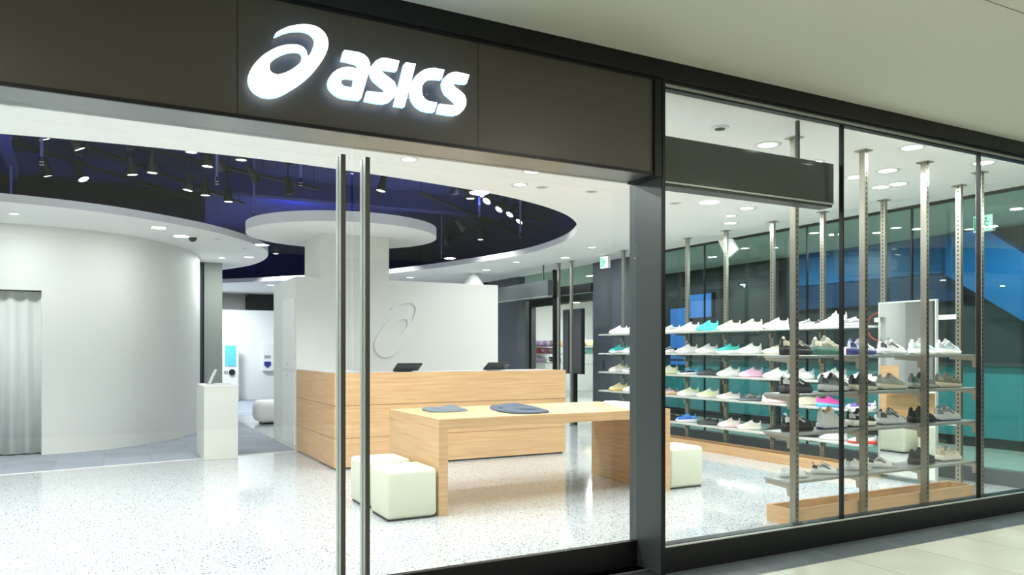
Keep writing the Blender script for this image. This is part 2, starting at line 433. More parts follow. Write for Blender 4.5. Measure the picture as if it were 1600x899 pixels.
# ---------------------------------------------------------------- corridor beyond the side windows
S_('floor', XW+.06, 16, -4, 24, -.12, -.001, corrf)
S_('ceiling', XW+.15, 16, -4, 24, 2.93, 3.0, mallc)
XO = 10.5
S_('wall_opposite', XO, XO+.2, 2.0, 14.4, 1.12, 2.93, dark)
S_('wall_opposite', XO-.02, XO+.2, 2.0, 14.4, .13, 1.12, tealw)
S_('baseboard_opposite', XO-.04, XO+.2, 2.0, 14.4, 0, .13, black)
S_('trim_12', XO-.12, XO, 6.35, 9.3, 2.40, 2.93, bluep)
S_('trim_13', XO-.10, XO, 6.35, 9.3, 2.0, 2.40, bluedk)
bm = bmesh.new()     # slanting blue escalator side
pts = [(6.45,2.9),(6.45,2.35),(4.6,1.12),(3.9,1.12),(3.9,1.3),(5.9,2.9)]
v0 = [bm.verts.new((XO-.3,y,z)) for y, z in pts]; v1 = [bm.verts.new((XO-.02,y,z)) for y, z in pts]
bm.faces.new(v0); bm.faces.new(v1[::-1])
for i in range(6): bm.faces.new([v0[i], v0[(i+1)%6], v1[(i+1)%6], v1[i]])
bmesh.ops.recalc_face_normals(bm, faces=bm.faces)
esc = link('escalator_side', bm, bluep); setp(esc, 'slanting bright blue escalator side panel seen through the side window', 'escalator')
for i, (y0, y1, z0, z1) in enumerate([(11.9,12.5,1.0,2.2),(11.25,11.9,1.95,2.45)]):
    e = box('display_screen', XO-.08, XO-.003, y0, y1, z0, z1, blackm)
    box('screen', XO-.084, XO-.08, y0+.02, y1-.02, z0+.02, z1-.02, blueled, e)
    setp(e, ['tall glowing blue screen outside the side window, behind the shoe rack', 'short wide glowing blue screen outside the side window, right of the tall one'][i], 'screen', 'blue screens in the corridor')
for (y, z) in [(13.6,2.93),(10.2,2.93),(7.9,2.93),(5.6,2.93),(8.9,2.93)]:
    pass
# red hose loop across the corridor
y, z = onx(1374, 511, 9.9)
hr = empty('hose_reel', (9.9,y,z-.3), 'red looped hose across the corridor, left of the mirror', 'hose')
bm = bmesh.new(); tube(bm, [(9.9,y+.2*math.cos(t*.26),z+.2*math.sin(t*.26)) for t in range(25)], .014, 8); link('hose', bm, mat('red rubber', srgb(215,60,40), .5), hr, smooth=True)
box('bracket', 9.93, 10.5, y-.04, y+.04, z-.04, z+.22, blackm, hr)
# teal wall details: pilasters and shelf lines of the opposite shop
for i, y in enumerate((5.0, 7.4, 9.6, 10.9, 13.0)):
    S_('trim_14', XO-.06, XO, y, y+.16, 0, 2.93, black)
S_('trim_15', XO-.09, XO, 2.0, 14.4, 1.10, 1.14, graycol)
# clothes shop across the corridor
S_('wall_clothesshop', 14.4, 14.5, 14.4, 21, 0, 2.93, whitelac)
S_('wall_clothesshop', XO, 14.4, 14.4, 14.5, 0, 2.93, whitelac)
S_('wall_clothesshop', XO, 14.4, 21, 21.1, 0, 2.93, whitelac)
S_('trim_16', XO, XO+.15, 14.4, 21, 2.52, 2.93, graycol)
S_('wall_opposite', XO, XO+.15, 18.5, 24, 0, 2.52, dark)

# ---------------------------------------------------------------- shop front
YF = 3.51
S_('wall_front', -4, 2.80, YF, YF+.22, 2.33, HC, brown)
fs = S_('trim_17', -4, 2.83, YF-.012, YF+.0, 2.318, 2.335, black)
for x in (.515, 1.681):
    S_('trim_18', x-.0015, x+.0015, YF-.001, YF+.002, 2.335, HC, black)
S_('trim_19', 2.80, 2.855, YF-.02, YF+.24, 2.31, HC, black)
S_('trim_20', -4, 2.85, YF, 3.78, 2.322, 2.33, soffitm)
S_('trim_21', -4, 10, YF-.03, YF+.13, HC+.012, 2.985, black)
S_('trim_22', -4, 10, YF-.005, YF+.13, HC, HC+.012, blackm)
S_('wall_frontback', -4, 2.85, YF+.22, YF+.27, 2.33, HC, ceilw)
# return pilaster between door and window
S_('trim_23', 2.852, 2.872, YF-.015, 3.80, 0, 2.318, graycol)
S_('trim_24', 2.849, 2.876, YF-.02, YF-.013, 0, HC, black)
# window plinth and rails
S_('trim_25', 2.872, 10, YF-.005, YF+.12, 0, .150, black)
S_('trim_26', 2.876, 10, YF-.004, YF+.01, .150, .157, alu)
S_('trim_27', 2.876, 10, YF+.03, YF+.08, HC-.022, HC, black)
S_('trim_28', 2.876, 10, YF+.012, YF+.03, HC-.012, HC, alu)
xs = [2.878, ony(1315,300,YF+.05)[0], ony(1529,300,YF+.05)[0], 7.72]
for a, b_ in zip(xs, xs[1:]):
    S_('window_%d' % wn, a+.003, b_-.003, YF+.045, YF+.057, .150, HC-.02, gl); wn += 1
for x in xs[1:3]:
    S_('trim_29', x-.006, x+.006, YF+.035, YF+.067, .150, HC-.02, black)
# glass sliding doors with tall pull handles
YD = 3.74
seam = ony(550,237,YD)[0]
for n_, (x0, x1, hx, lab) in enumerate([(-2.4, seam-.004, ony(540,232,3.695)[0]-.024, 'left'), (seam+.004, 2.849, ony(578,237,3.695)[0]-.024, 'right')]):
    dr = S_('door_%d' % (n_+1), x0, x1, YD-.006, YD+.006, .15, 2.322, gl)
    hm = empty_ = None
    bm = bmesh.new(); abox(bm, hx, hx+.024, 3.695, 3.731, .12, 2.268, .001)
    h = link('handle', bm, alu, dr)
    bm = bmesh.new(); abox(bm, hx+.001, hx+.0235, 3.6925, 3.6955, .12, 2.267); link('handle_face', bm, bronze, h)
    bm = bmesh.new(); abox(bm, hx, hx+.024, 3.748, 3.784, .12, 2.268, .001); link('handle', bm, alu, dr)
    bm = bmesh.new()
    for z in (.4, 1.3, 2.1): cyl(bm, (hx+.012,3.72,z), (hx+.012,3.76,z), .008, n=10)
    link('handle_fixing', bm, chrome, dr)
    S_('trim_30', x0, x1, YD-.02, YD+.02, 0.0, .152, black)
S_('trim_31', -4, 2.849, YF+.10, YF+.115, 0, .006, soffitm)
S_('floor', -4, 2.852, YF-.01, 3.76, -.1, .0, blackm)
# mall floor and ceiling outside
S_('floor', -4, 10, YF-.27, YF, -.1, 0, extd)
S_('floor', -4, 10, -6, YF-.27, -.1, 0, extl)
S_('ceiling', -4, 12, -6, YF+.13, 2.985, 3.05, mallc)
a = onz(1540,0,2.985); b_ = onz(1600,21,2.985)
bm = bmesh.new(); cyl(bm, (a[0],a[1],2.985), (b_[0]+(b_[0]-a[0])*3, b_[1]+(b_[1]-a[1])*3, 2.985), .002, n=6)
link('trim_32', bm, graycol, kind='structure')

# hanging black board behind the window, and its twin by the side entrance
o = empty('hanging_sign_board', (3.68,3.70,2.32), 'glossy black hanging board just behind the front window, without lettering', 'sign')
box('panel', 2.90, 4.469, 3.62, 3.76, 2.325, 2.60, boardm, o, .003)
box('lower_rail', 2.90, 4.469, 3.635, 3.745, 2.300, 2.325, black, o)
box('edge_strip', 2.90, 4.469, 3.616, 3.632, 2.316, 2.325, alu, o)
for x in (ony(1248,230,3.66)[0],):
    box('hanger', x-.012, x+.012, 3.66, 3.68, 2.60, HC, graycol, o)
ya, yb = onx(856,437,7.0)[0], 16.0
za, zb = onx(856,461.7,7.0)[1], onx(856,437.5,7.0)[1]
o = empty('hanging_sign_board', (7.05,ya,za), 'slate grey hanging board behind the white counter wall by the side entrance', 'sign')
box('panel', 7.0, 7.12, ya, 14.6, za, zb, graycol, o, .003)
box('lower_rail', 7.01, 7.11, ya+.01, 14.6, za-.012, za, alu, o)
yh = onx(849,430,7.06)[0]
box('hanger', 7.05, 7.07, yh-.012, yh+.012, zb, HC, graycol, o)

# ================================================================ LOGO SIGN
def lettering():
    A = lambda pts, s, ox, oy: [(ox+x/s, oy+y/s) for x, y in pts]
    em = A([(340,172),(365,140),(420,108),(500,75),(580,60),(660,53),(740,62),(800,82),(850,115),(890,160),(912,210),(920,265),(912,320),(890,380),(850,450),(800,520),(740,590),(670,655),(590,715),(500,770),(420,815),(350,838),(280,845),(200,830),(130,790),(85,740),(60,680),(58,620),(75,560),(110,500),(160,440),(220,385),(290,340),(370,300),(450,278),(530,270),(600,278),(650,300),(685,345),(700,398),(740,350),(765,290),(778,240),(772,200),(745,165),(700,135),(640,120),(570,118),(500,126),(420,150),(355,180)], 6.913, 380, 30)
    eh = A([(285,520),(290,480),(320,435),(370,400),(440,365),(510,347),(570,343),(615,352),(640,380),(640,420),(620,465),(570,510),(500,555),(430,585),(370,595),(320,580),(293,555)], 6.913, 380, 30)
    a1 = A([(270,65),(370,80),(450,92),(520,120),(570,165),(598,230),(597,290),(580,360),(490,670),(470,702),(350,690),(240,672),(170,640),(110,590),(75,540),(65,480),(80,420),(120,360),(180,315),(250,288),(320,280),(443,302),(448,262),(425,238),(330,212),(235,192),(262,80)], 8.175, 505, 70)
    a2 = A([(400,432),(300,418),(250,430),(228,465),(235,500),(270,528),(380,548)], 8.175, 505, 70)
    s1 = A([(975,205),(940,332),(800,312),(752,305),(750,335),(780,370),(850,420),(910,470),(938,540),(935,600),(905,670),(850,725),(780,748),(700,742),(535,712),(565,588),(700,606),(775,612),(798,590),(785,560),(720,510),(650,450),(615,390),(605,320),(625,260),(670,205),(730,172),(790,165),(880,182)], 8.175, 505, 70)
    i1 = A([(200,140),(325,162),(180,712),(52,692),(185,155)], 8.17, 610, 80)
    c1 = A([(692,238),(655,357),(560,347),(500,352),(440,390),(408,440),(402,510),(415,570),(450,615),(500,640),(600,655),(562,775),(480,768),(400,745),(330,695),(280,620),(262,540),(268,450),(300,360),(350,290),(420,240),(500,215),(570,212)], 8.17, 610, 80)
    s2 = A([(1010,300),(975,412),(900,405),(800,393),(800,420),(830,460),(900,510),(950,560),(970,620),(965,690),(935,750),(880,800),(820,815),(740,810),(605,785),(630,670),(740,685),(820,690),(843,670),(835,650),(780,600),(710,540),(675,470),(668,400),(690,340),(740,290),(800,265),(850,262)], 8.17, 610, 80)
    return em, eh, a1, a2, s1, i1, c1, s2
em, eh, a1, a2, s1, i1, c1, s2 = lettering()
YL = 3.452
toP = lambda lp: [ony(x, y, YL) for x, y in lp]
sign = empty('logo_sign', (.6,YF,2.4), 'white illuminated spiral emblem and lowercase word on the dark fascia', 'sign')
def letter(name, loops, lab):
    b = shape2d('l', loops, .028)
    for f in b.faces:
        f.material_index = 0 if abs(f.normal.z) > .7 else 1
    bmesh.ops.rotate(b, verts=b.verts, cent=(0,0,0), matrix=Matrix.Rotation(PI/2, 3, 'X'))
    bmesh.ops.translate(b, verts=b.verts, vec=(0, YL+.014, 0))
    o = link(name, b, [signlit, signside], sign)
    return o
sm = lambda lp, n=3: smoothloop(toP(lp), n)
letter('emblem', [sm(em), sm(eh)], '')
letter('letter', [toP(a1), toP(a2)], ''); letter('letter', [toP(s1)], ''); letter('letter', [toP(i1)], '')
letter('letter', [toP(c1)], ''); letter('letter', [toP(s2)], '')
for px, py in [(410,130),(500,70),(530,130),(560,120),(600,130),(640,150),(670,145),(725,155),(700,170)]:
    x, z = ony(px, py, YL); bm = bmesh.new(); cyl(bm, (x,YL+.025,z), (x,YF+.003,z), .004, n=8); link('standoff', bm, chrome, sign)
# relief emblem on the wall behind the counter
E_ = toP(em); H_ = toP(eh)
x0 = min(p[0] for p in E_); x1 = max(p[0] for p in E_); z0 = min(p[1] for p in E_); z1 = max(p[1] for p in E_)
X0, Z0 = ony(585,559,10.11); X1, Z1 = ony(662,466,10.11)
mp_ = lambda lp: [(X0+(x-x0)/(x1-x0)*(X1-X0), Z0+(z-z0)/(z1-z0)*(Z1-Z0)) for x, z in lp]
b = shape2d('l', [smoothloop(mp_(E_),3), smoothloop(mp_(H_),3)], .018)
bmesh.ops.rotate(b, verts=b.verts, cent=(0,0,0), matrix=Matrix.Rotation(PI/2, 3, 'X'))
bmesh.ops.translate(b, verts=b.verts, vec=(0, 10.111, 0))
o = link('relief_emblem', b, wall_w, wcount)

# ================================================================ FURNITURE
# counter
ct = empty('service_counter', (3.7,9.2,0), 'long light oak service counter with horizontal board joints before the white wall', 'counter')
ch = 1.06
bm = bmesh.new()
prism(bm, [(2.217,8.25),(5.187,8.25),(5.187,9.0),(5.147,9.0),(5.147,8.29),(2.257,8.29),(2.257,10.115),(2.217,10.115)], 'Z', .02, ch)
link('body', bm, oakj, ct)
box('plinth', 2.24, 5.16, 8.28, 9.0, 0, .02, blackm, ct)
box('worktop', 2.257, 5.147, 8.29, 9.0, ch-.06, ch-.004, mat('grey worktop', srgb(190,192,190), .4), ct)
box('return_top', 2.257, 2.75, 9.0, 10.115, ch-.06, ch-.004, whitelac, ct)
# tablets on the counter
for i, (px0, px1, lab) in enumerate([(612,651,'black tilted cash register screen on the counter, nearer the emblem'), (750,789,'black tilted cash register screen near right end of the oak counter')]):
    X_, _ = ony((px0+px1)/2, 580, 8.62)
    t = empty('register_screen', (X_,8.62,ch-.002), lab, 'register', 'register screens on the counter')
    w = .31
    bm = bmesh.new(); abox(bm, -w/2, w/2, -.01, .012, 0, .17, .004)
    bmesh.ops.rotate(bm, verts=bm.verts, cent=(0,0,0), matrix=Matrix.Rotation(math.radians(62), 3, 'X'))
    bmesh.ops.translate(bm, verts=bm.verts, vec=(0,-.05,.015)); link('housing', bm, blackm, t, local=True)
    bm = bmesh.new(); abox(bm, -w/2+.01, w/2-.01, -.014, -.010, .012, .16)
    bmesh.ops.rotate(bm, verts=bm.verts, cent=(0,0,0), matrix=Matrix.Rotation(math.radians(62), 3, 'X'))
    bmesh.ops.translate(bm, verts=bm.verts, vec=(0,-.05,.015)); link('screen', bm, mat('screen back', srgb(70,76,80), .25), t, local=True)
    bm = bmesh.new(); abox(bm, -.1, .1, -.02, .12, 0, .012, .002); abox(bm, -.03, .03, .02, .05, .01, .08); link('stand', bm, whitelac if i else blackm, t, local=True)
# oak table
tb = empty('display_table', (3.48,6.14,0), 'large light oak display table with slab ends and folded clothes on top', 'table')
box('tabletop', 2.32, 4.64, 5.56, 6.74, .685, .765, oak, tb, .002)
box('leg_panel', 2.32, 2.40, 5.56, 6.74, 0.0, .685, oak, tb, .002)
box('leg_panel', 4.56, 4.64, 5.56, 6.74, 0.0, .685, oak, tb, .002)
# poufs
def pouf(loc, label):
    p = empty('pouf', loc, label, 'pouf', 'cream cube poufs')
    bm = bmesh.new(); abox(bm, -.205, .205, -.205, .205, .012, .39, .035, 4)
    for v in bm.verts:
        v.co.x *= 1+.02*math.cos(v.co.z*8-1.6); v.co.y *= 1+.02*math.cos(v.co.z*8-1.6)
    link('cushion', bm, cream, p, smooth=True, local=True)
    bm = bmesh.new(); abox(bm, -.19, .19, -.19, .19, 0, .014); link('base', bm, blackm, p, local=True)
    return p
p0 = pouf((2.095,5.75,0), 'cream cube pouf at the near left corner of the oak table, in front')
dup(p0, (2.095,6.32,0), label='cream cube pouf at the left table end, behind the nearer one')
dup(p0, (4.87,5.80,0), label='cream cube pouf at the right end of the oak table, beside the column')
dup(p0, (4.87,6.38,0), label='cream cube pouf at right table end seen mostly in the mirror')
# white pedestal
pd = empty('pedestal', (1.24,10.1,0), 'white rectangular pedestal standing at the edge of the grey carpet', 'pedestal')
box('body', 1.05, 1.435, 9.72, 10.55, 0, .875, mat('pedestal paint', srgb(210,213,206), .5), pd, .003)
box('top', 1.048, 1.437, 9.718, 10.552, .875, .885, white, pd, .001)
tx = empty('tablet_stand', (1.17,10.3,.885), 'small white tilted tablet on the white pedestal', 'tablet')
bm = bmesh.new(); abox(bm, -.006, .006, -.09, .09, 0, .20, .002)
bmesh.ops.rotate(bm, verts=bm.verts, cent=(0,0,0), matrix=Matrix.Rotation(math.radians(24), 3, 'Y')); link('tablet', bm, whitelac, tx, local=True)
bm = bmesh.new(); abox(bm, -.04, .05, -.05, .05, 0, .01, .002); link('foot', bm, alu, tx, local=True)
# kiosk far back
kx0, _ = ony(348,600,20.9); kx1, _ = ony(373,600,20.9)
kk = empty('kiosk', ((kx0+kx1)/2,20.95,0), 'white freestanding kiosk with blue lit screen and black reader far back', 'kiosk')
zt = ony(360,527,20.9)[1]
box('body', kx0, kx1, 20.9, 21.0, 0, zt, whitelac, kk, .01, 2)
sx0, sz0 = ony(351.5,572,20.89); sx1, sz1 = ony(369,540,20.89)
box('screen', sx0, sx1, 20.885, 20.9, sz0, sz1, screenb, kk)
cx_, cz_ = ony(362.5,582,20.89)
bm = bmesh.new(); cyl(bm, (cx_,20.87,cz_), (cx_,20.9,cz_), .08, n=24); link('reader', bm, blackm, kk)
lx, lz = ony(353,582,20.89); box('label_plate', lx-.05, lx+.05, 20.892, 20.9, lz-.04, lz+.04, pillarg, kk)
wx0, wz0 = ony(411,580,21.3); wx1, wz1 = ony(429,536,21.3)
kp = empty('wall_device', ((wx0+wx1)/2,21.38,wz0), 'white wall unit with small dark blue shield mark at the back corridor', 'device')
box('panel', wx0, wx1, 21.3, 21.4, wz0, wz1, whitelac, kp, .005)
hx, hz = ony(418,570,21.29)
bm = bmesh.new()
hv = [(-.085,.08),(.085,.08),(.085,-.02),(0,-.09),(-.085,-.02)]
f0 = [bm.verts.new((hx+x,21.285,hz+z)) for x, z in hv]; f1 = [bm.verts.new((hx+x,21.3,hz+z)) for x, z in hv]
bm.faces.new(f0); [bm.faces.new([f0[i],f0[(i+1)%5],f1[(i+1)%5],f1[i]]) for i in range(5)]
link('shield_mark', bm, mat('navy mark', srgb(30,50,130), .4), kp)
box('label_plate', hx-.08, hx+.08, 21.293, 21.3, hz+.17, hz+.25, pillarg, kp)
ox, oy = onz(422,664,0)
ot = empty('ottoman', (ox+.1,oy+.3,0), 'white rounded ottoman half hidden behind the counter partition', 'ottoman')
bm = bmesh.new(); abox(bm, -.32, .32, -.3, .3, .03, .42, .12, 5); link('cushion', bm, white, ot, smooth=True, local=True)
bm = bmesh.new(); abox(bm, -.2, .2, -.2, .2, 0, .035); link('base', bm, blackm, ot, local=True)

# folded garments on the table
def garment(name, outline, hgt, m, label, seed, cat='clothing'):
    """outline: closed loop of table points; a soft folded heap inside it"""
    rnd = random.Random(seed)
    lp = smoothloop(outline, 6); cx = sum(p[0] for p in lp)/len(lp); cy_ = sum(p[1] for p in lp)/len(lp)
    g = empty(name, (cx,cy_,.765), label, cat, 'folded clothes on the oak table')
    bm = bmesh.new(); rings = []
    ph = rnd.random()*6
    for k, (s, z) in enumerate([(1,.001),(1.0,.35),(.97,.62),(.88,.8),(.7,.92),(.45,1.0),(.2,.95)]):
        rg = []
        for i, p in enumerate(lp):
            a = i/len(lp)*2*PI
            zz = z*hgt*(1+.55*math.sin(a*2+ph)+.22*math.sin(a*5+ph*2)) if k else .001
            rg.append(bm.verts.new(((p[0]-cx)*s, (p[1]-cy_)*s, max(.001, zz))))
        rings.append(rg)
    n = len(lp)
    for r, s in zip(rings, rings[1:]):
        for i in range(n): bm.faces.new([r[i], r[(i+1)%n], s[(i+1)%n], s[i]])
    bm.faces.new(rings[0][::-1]); bm.faces.new(rings[-1])
    link('folded_body', bm, m, g, smooth=True, local=True)
    bm = bmesh.new(); rings = []
    for k, (s, z) in enumerate([(.86,.75),(.85,1.1),(.7,1.3),(.4,1.35)]):
        rings.append([bm.verts.new(((p[0]-cx)*s*(.75 if p[0]<cx else 1), (p[1]-cy_)*s*.9, z*hgt*(1+.45*math.sin(i/n*4*PI+ph)))) for i, p in enumerate(lp)])
    for r, s in zip(rings, rings[1:]):
        for i in range(n): bm.faces.new([r[i], r[(i+1)%n], s[(i+1)%n], s[i]])
    bm.faces.new(rings[0][::-1]); bm.faces.new(rings[-1])
    link('folded_sleeve', bm, m, g, smooth=True, local=True)
gz = lambda L: [onz(a, b, .765) for a, b in L]
garment('folded_garment', gz([(661,642),(683,645),(731,643),(722,639),(706,636),(690,638),(664,637)]), .016, charf, 'small dark grey folded garment near the left end of the oak table', 1)
garment('folded_garment', gz([(769,641),(800,647),(855,646),(850,640),(838,638),(815,637),(790,634),(768,635)]), .022, charf2, 'large dark slate folded garment in the middle of the oak table', 2)
garment('folded_garment', gz([(944,632),(975,639),(1015,641),(1020,634),(990,630),(950,627)]), .018, whitef, 'white folded garment near right end of the oak table', 3)

# ================================================================ SHOE RACKS
def post(parent, x, y, z0=0, z1=HC, fl=True):
    pl_ = wloc(parent)
    bm = bmesh.new(); abox(bm, -.019, .019, -.026, .026, z0, z1, .001)
    p = link('post', bm, steelpy if y < 4 else steelpx, parent, local=True); p.location = (x-pl_.x, y-pl_.y, 0)
    bm = bmesh.new(); abox(bm, -.045, .045, -.05, .05, z1-.008, z1); link('ceiling_flange', bm, steel, p, local=True)
    bm = bmesh.new(); abox(bm, -.03, .03, -.04, .04, z0, z0+.006); link('foot_plate', bm, steel, p, local=True)
    return p
LV = [1.565, 1.27, .98, .69, .335]      # top surface of shelves (top to bottom)
# back rack along the side wall
rk = empty('shoe_rack', (7.13,7.5,0), 'long tall steel shoe rack with five pale shelves along the side window', 'shelving')
bys = [9.667, 8.19, 7.447, 6.66, 5.93, 5.17]
for y in bys: post(rk, 7.14, y)
for zt_ in LV:
    for y0, y1 in ((8.93+.0, 9.95),(7.43,8.925),(5.95,7.425),(5.20,5.945)):
        bm = bmesh.new(); abox(bm, 6.86, 7.12, y0+.002, y1-.002, zt_-.022, zt_, .002); sh = link('shelf', bm, shelfw, rk)
        for y in bys:
            if y0 <= y < y1:
                bm = bmesh.new(); prism(bm, [(6.90,zt_-.023),(7.119,zt_-.023),(7.119,zt_-.11),(7.09,zt_-.11),(7.085,zt_-.055),(6.90,zt_-.04)], 'Y', y-.008, y+.008); link('bracket', bm, steel, sh)
b = shape2d('t', [[(6.86,5.2),(7.118,5.2),(7.118,9.95),(6.86,9.95)],[(6.890000000000001,5.23),(7.088,5.23),(7.088,9.92),(6.890000000000001,9.92)]], 0.11)
bmesh.ops.translate(b, verts=b.verts, vec=(0,0,0.055)); tr = link('base_tray', b, oak, rk); box('tray_floor', 6.890000000000001, 7.088, 5.23, 9.92, 0, .05, oak, tr)
# mirror held between two posts
mr = empty('wall_mirror', (7.02,4.82,0), 'tall rectangular mirror between steel posts at the right end of the rack', 'mirror')
box('glass_face', 7.0, 7.004, 4.525, 5.112, .06, 1.785, mirrorm, mr)
box('backing', 7.004, 7.03, 4.512, 5.125, .047, 1.798, whitelac, mr)
for y in (4.508, 5.112): box('frame_stile', 6.996, 7.004, y, y+.016, .047, 1.798, alu, mr)
for z in (.047, 1.783): box('frame_rail', 6.996, 7.004, 4.525, 5.112, z, z+.014, alu, mr)
for z in (.6, 1.60): box('bracket', 7.03, 7.05, 4.34, 5.2, z, z+.045, shelfw, mr)
ps = empty('steel_post', (7.14,4.377,0), 'slotted steel post right of the mirror, reaching the ceiling', 'post'); post(ps, 7.14, 4.377)
# free posts by the side entrance and black panel
for x, y, lab in ((7.16,11.62,'left of two slim steel posts in front of the black panel by side entrance'), (7.16,11.2,'right of two slim steel posts in front of the black panel by side entrance')):
    q = empty('steel_post', (x,y,0), lab, 'post', 'posts by the side entrance'); post(q, x, y)
bp = empty('signage_display', (7.3,11.36,.9), 'black upright display panel behind the two slim posts by the side entrance', 'panel')
box('housing', 7.28, 7.34, 11.05, 11.68, .9, 2.04, blackm, bp, .004)
box('screen', 7.276, 7.28, 11.07, 11.66, .92, 2.02, mat('dark gloss screen', srgb(26,30,36), .1), bp)
box('foot', 7.27, 7.35, 11.3, 11.42, 0, .9, blackm, bp)

# front rack
fr = empty('shoe_rack', (5.6,4.1,0), 'four-post steel shoe rack with four shelves right behind the front window', 'shelving')
fxs = [4.475, 5.24, 6.005, 6.775]
for x in fxs: post(fr, x, 3.97)
for zt_ in LV[1:]:
    for x0_, x1_ in ((4.48,5.62),(5.624,6.80)):
        bm = bmesh.new(); abox(bm, x0_, x1_, 4.003, 4.27, zt_-.022, zt_, .002); sh = link('shelf', bm, steelsh, fr)
        for x in fxs:
            if x0_-.03 <= x <= x1_:
                bm = bmesh.new(); prism(bm, [(4.24,zt_-.023),(4.001,zt_-.023),(4.001,zt_-.11),(4.03,zt_-.11),(4.035,zt_-.055),(4.24,zt_-.04)], 'X', x-.008, x+.008); link('bracket', bm, steel, sh)
b = shape2d('t', [[(4.49,4.005),(6.76,4.005),(6.76,4.25),(4.49,4.25)],[(4.515000000000001,4.03),(6.734999999999999,4.03),(6.734999999999999,4.225),(4.515000000000001,4.225)]], 0.125)
bmesh.ops.translate(b, verts=b.verts, vec=(0,0,0.0625)); tr = link('base_tray', b, oak, fr); box('tray_floor', 4.515000000000001, 6.734999999999999, 4.03, 4.225, 0, .05, oak, tr)

# ---------------------------------------------------------------- shoes
def interp(tab, s):
    for (a, va), (b, vb) in zip(tab, tab[1:]):
        if s <= b:
            t = (s-a)/(b-a); t = t*t*(3-2*t); return va+(vb-va)*t
    return tab[-1][1]
WT = [(0,.016),(.03,.028),(.09,.035),(.22,.034),(.38,.032),(.55,.039),(.72,.047),(.84,.045),(.93,.034),(.98,.020),(1,.010)]
STY = {
 'run':   dict(sole=[(0,.050),(.3,.044),(.6,.036),(.85,.030),(1,.034)], top=[(0,.104),(.04,.122),(.12,.106),(.26,.098),(.37,.128),(.46,.120),(.60,.096),(.74,.078),(.87,.066),(.95,.054),(1,.040)], open=(.05,.36)),
 'chunk': dict(sole=[(0,.058),(.3,.052),(.6,.044),(.85,.038),(1,.040)], top=[(0,.112),(.04,.132),(.12,.116),(.26,.108),(.37,.140),(.46,.130),(.60,.104),(.74,.086),(.87,.074),(.95,.060),(1,.046)], open=(.05,.36)),
 'high':  dict(sole=[(0,.044),(.3,.038),(.6,.034),(.85,.030),(1,.034)], top=[(0,.135),(.04,.160),(.12,.154),(.26,.150),(.36,.172),(.46,.150),(.60,.106),(.74,.080),(.87,.066),(.95,.054),(1,.040)], open=(.05,.34)),
 'low':   dict(sole=[(0,.038),(.3,.034),(.6,.030),(.85,.026),(1,.028)], top=[(0,.080),(.04,.094),(.12,.080),(.26,.074),(.37,.100),(.46,.092),(.60,.078),(.74,.064),(.87,.054),(.95,.044),(1,.032)], open=(.05,.36)),
}
NV = 14
def usurf(st, s, v, L):
    """point on the upper; v in 0..1 goes left base -> over the top -> right base"""
    w = interp(WT, s); zb = interp(st['sole'], s)-.006; zt = interp(st['top'], s)
    a = PI*(1-v); c, sn = math.cos(a), math.sin(a)
    y = w*math.copysign(abs(c)**.75, c)*(1-.22*sn); z = zb+(zt-zb)*sn**.62
    return Vector(((s-.5)*L, y, z))
SHOE_CACHE = {}
